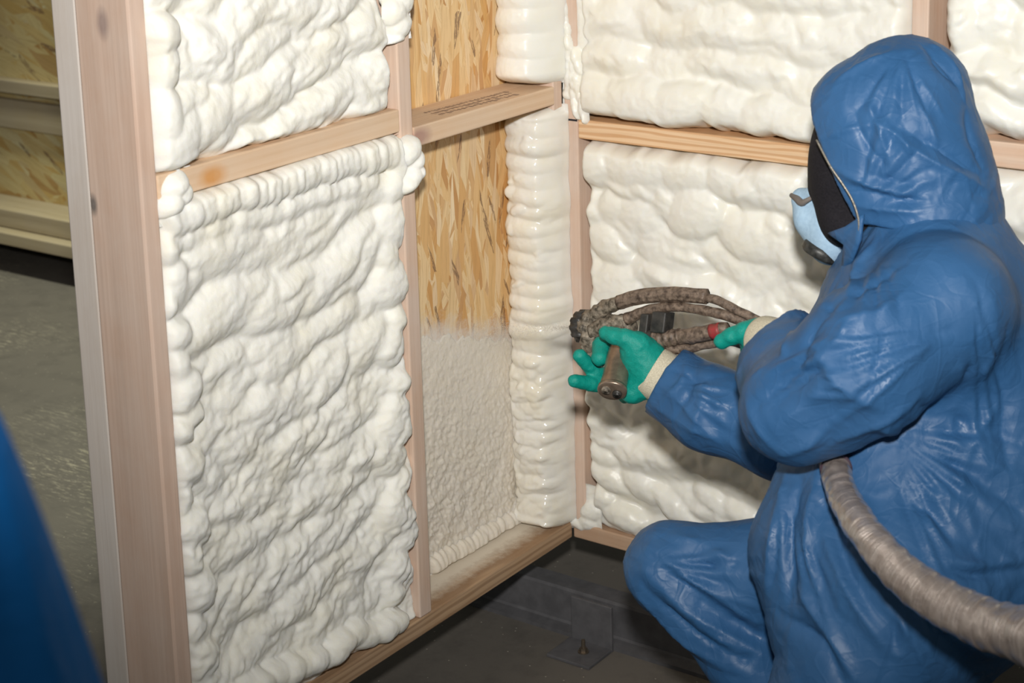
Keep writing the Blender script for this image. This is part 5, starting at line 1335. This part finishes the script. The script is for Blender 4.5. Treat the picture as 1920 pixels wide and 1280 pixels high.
tube('hose', [(0.3154, -0.3843, 0.6331), (0.3596, -0.3849, 0.6529), (0.3923, -0.3827, 0.6668)], [.016, .0145, .0115], M_CRUST, gun, 28, 10, crust(0.35, 70, 10))
tube('hose', [(0.3885, -0.3856, 0.6660), (0.4205, -0.3830, 0.6835), (0.4653, -0.3840, 0.7000), (0.5142, -0.3845, 0.7072), (0.5669, -0.3842, 0.7071), (0.6071, -0.3816, 0.7025), (0.6509, -0.3773, 0.6944), (0.7081, -0.3806, 0.6693), (0.7617, -0.3680, 0.6186)], [.0115, .0100, .0088, .0085, .0090, .0095, .0095, .0095, .0095], M_HOSE, gun, 22, 10, crust(0.14, 60, 11))
# black clamp blocks under the hoses
for c0, hw, hh, hd in (((0.4404, -0.3977, 0.6692), .0085, .018, .016), ((0.4731, -0.4029, 0.6792), .0145, .0185, .016)):
    ux = (0.80 * CR - 0.60 * CF); uy = CD - 0.12 * CR; uy /= np.linalg.norm(uy); uz = np.cross(ux, uy); uz /= np.linalg.norm(uz)
    bm = box_bm(-hw, hw, -hh, hh, -hd, hd, 0.0025)
    for v in bm.verts:
        v.co = Vector(np.array(c0) + ux * v.co.x + uy * v.co.y + uz * v.co.z)
    bm_obj('clamp', bm, M_CLAMP, gun, label='black clamp block')
# coupling and lower hoses
tube('coupling', [(0.4367, -0.4065, 0.6465), (0.4446, -0.4069, 0.6470), (0.4634, -0.4055, 0.6488)], [.010, .016, .015], M_CLAMP, gun, 24, 4)
rings = lambda s, a, c: 1 + 0.07 * np.sin(s * 520) + 0 * a
tube('coupling', [(0.4606, -0.4080, 0.6471), (0.4845, -0.4080, 0.6532), (0.5111, -0.4055, 0.6611)], [.0155, .0150, .0135], M_HOSE, gun, 28, 14, rings)
tube('hose', [(0.5058, -0.4037, 0.6587), (0.5484, -0.4074, 0.6710), (0.5832, -0.4040, 0.6837), (0.6022, -0.4010, 0.6909)], [.0135, .0138, .0130, .0100], M_HOSE, gun, 24, 10, crust(0.15, 70, 14))
tube('tape', [(0.5729, -0.4062, 0.6797), (0.5906, -0.4043, 0.6861)], [.0138, .0130], M_RED, gun, 24, 4, label='dull red tape on the hose')
tube('hose', [(0.4816, -0.4035, 0.6308), (0.5213, -0.3975, 0.6401), (0.5601, -0.3911, 0.6529), (0.6111, -0.3890, 0.6641), (0.6719, -0.3878, 0.6460), (0.7448, -0.3732, 0.5981)], [.009, .010, .010, .0095, .0095, .0095], M_HOSE, gun, 20, 10, crust(0.15, 70, 15))

# jet of fine foam droplets between the nozzle and the board
tip = GN + ga * 0.024
rs = np.random.default_rng(5)
hit = np.array([-0.105, -0.20, 0.50])
VV, FF = [], []
oc = np.array([(1, 0, 0), (-1, 0, 0), (0, 1, 0), (0, -1, 0), (0, 0, 1), (0, 0, -1)], float)
of = [(0, 2, 4), (2, 1, 4), (1, 3, 4), (3, 0, 4), (2, 0, 5), (1, 2, 5), (3, 1, 5), (0, 3, 5)]
for k in range(2600):
    t = rs.random() ** 1.6
    c = tip + (hit - tip) * t + rs.normal(0, 1, 3) * (0.001 + 0.028 * t) * np.array([0.5, 1.4, 0.6])
    if c[0] < -0.10: continue
    n0 = len(VV) * 6
    VV.append(c + oc * rs.uniform(0.0003, 0.0008)); FF += [tuple(i + n0 for i in f_) for f_ in of]
sp = mesh_obj('spray_droplets', np.vstack(VV), FF, M_FOAM_C)
setp(sp, 'fine white foam droplets in the air between the gun nose and the board', 'spray', kind='stuff')

# hose wrapped in film, passing under the arm and back past the worker
wrapn = lambda s, a, c: 1 + 0.05 * (((s * 34 - a / (2 * np.pi)) % 1.0) - 0.5) + 0.10 * noise3(c[:, :1] * 22 + np.cos(a), c[:, 1:2] * 22 + np.sin(a), c[:, 2:3] * 22 + 0 * a, 17) + 0.05 * noise3(c[:, :1] * 70 + 2 * np.cos(a), c[:, 1:2] * 70 + 2 * np.sin(a), c[:, 2:3] * 70 + 0 * a, 18)
ho = tube('insulated_hose', [(0.8697, -0.5786, 0.6259), (0.9213, -0.6575, 0.6163), (0.9973, -0.7797, 0.6151), (1.0978, -0.8970, 0.6132), (1.1850, -0.9413, 0.5895), (1.2650, -0.9619, 0.5796), (1.3466, -0.9998, 0.5943), (1.4775, -1.0744, 0.6222)],
          [.022, .0215, .0225, .025, .029, .033, .035, .036], M_SILVER, None, 56, 30, wrapn)
at = ho.data.attributes.new('along', 'FLOAT', 'POINT')
nring = (len(ho.data.vertices) - 2) // 56
at.data.foreach_set('value', np.append(np.repeat(np.arange(nring) / nring, 56), [0, 1]).astype(np.float32))
tube('tape', [(0.9087, -0.6407, 0.6188), (0.9264, -0.6664, 0.6163), (0.9482, -0.7012, 0.6165)], [.0235, .0235, .0238], M_TAPE, ho, 32, 6, label='dark glossy tape round the hose under the arm')
setp(ho, 'fat hose wrapped in shiny grey film running past the worker', 'hose')

# ------------------------------------------------------------------ deep blue sheet draped over something just beside the camera
n, m_ = 72, 40
cx, cy = np.array((1.1990, -2.3886, 1.1865))[:2]
V = []
ztop = 1.34
for i in range(m_):
    t = i / (m_ - 1)
    z = ztop - t * (ztop - GZ - 0.002)
    for j in range(n):
        a = 2 * math.pi * j / n
        r = 0.012 + 0.05 * min(1, t * 4) ** 0.5 + 0.16 * t + 0.06 * t * t + t * 0.02 * math.sin(a * 7 + 2 * t) + t * 0.01 * math.sin(a * 13)
        V.append((cx + r * math.cos(a), cy + r * math.sin(a), z))
V.append((cx, cy, ztop + 0.006))
F = [(i * n + j, (i + 1) * n + j, (i + 1) * n + (j + 1) % n, i * n + (j + 1) % n) for i in range(m_ - 1) for j in range(n)] + [(m_ * n, j, (j + 1) % n) for j in range(n)]
tp = mesh_obj('blue_sheet', V, F, M_TARP)
setp(tp, 'deep blue sheet at the lower left edge, out of focus near the camera', 'sheet')
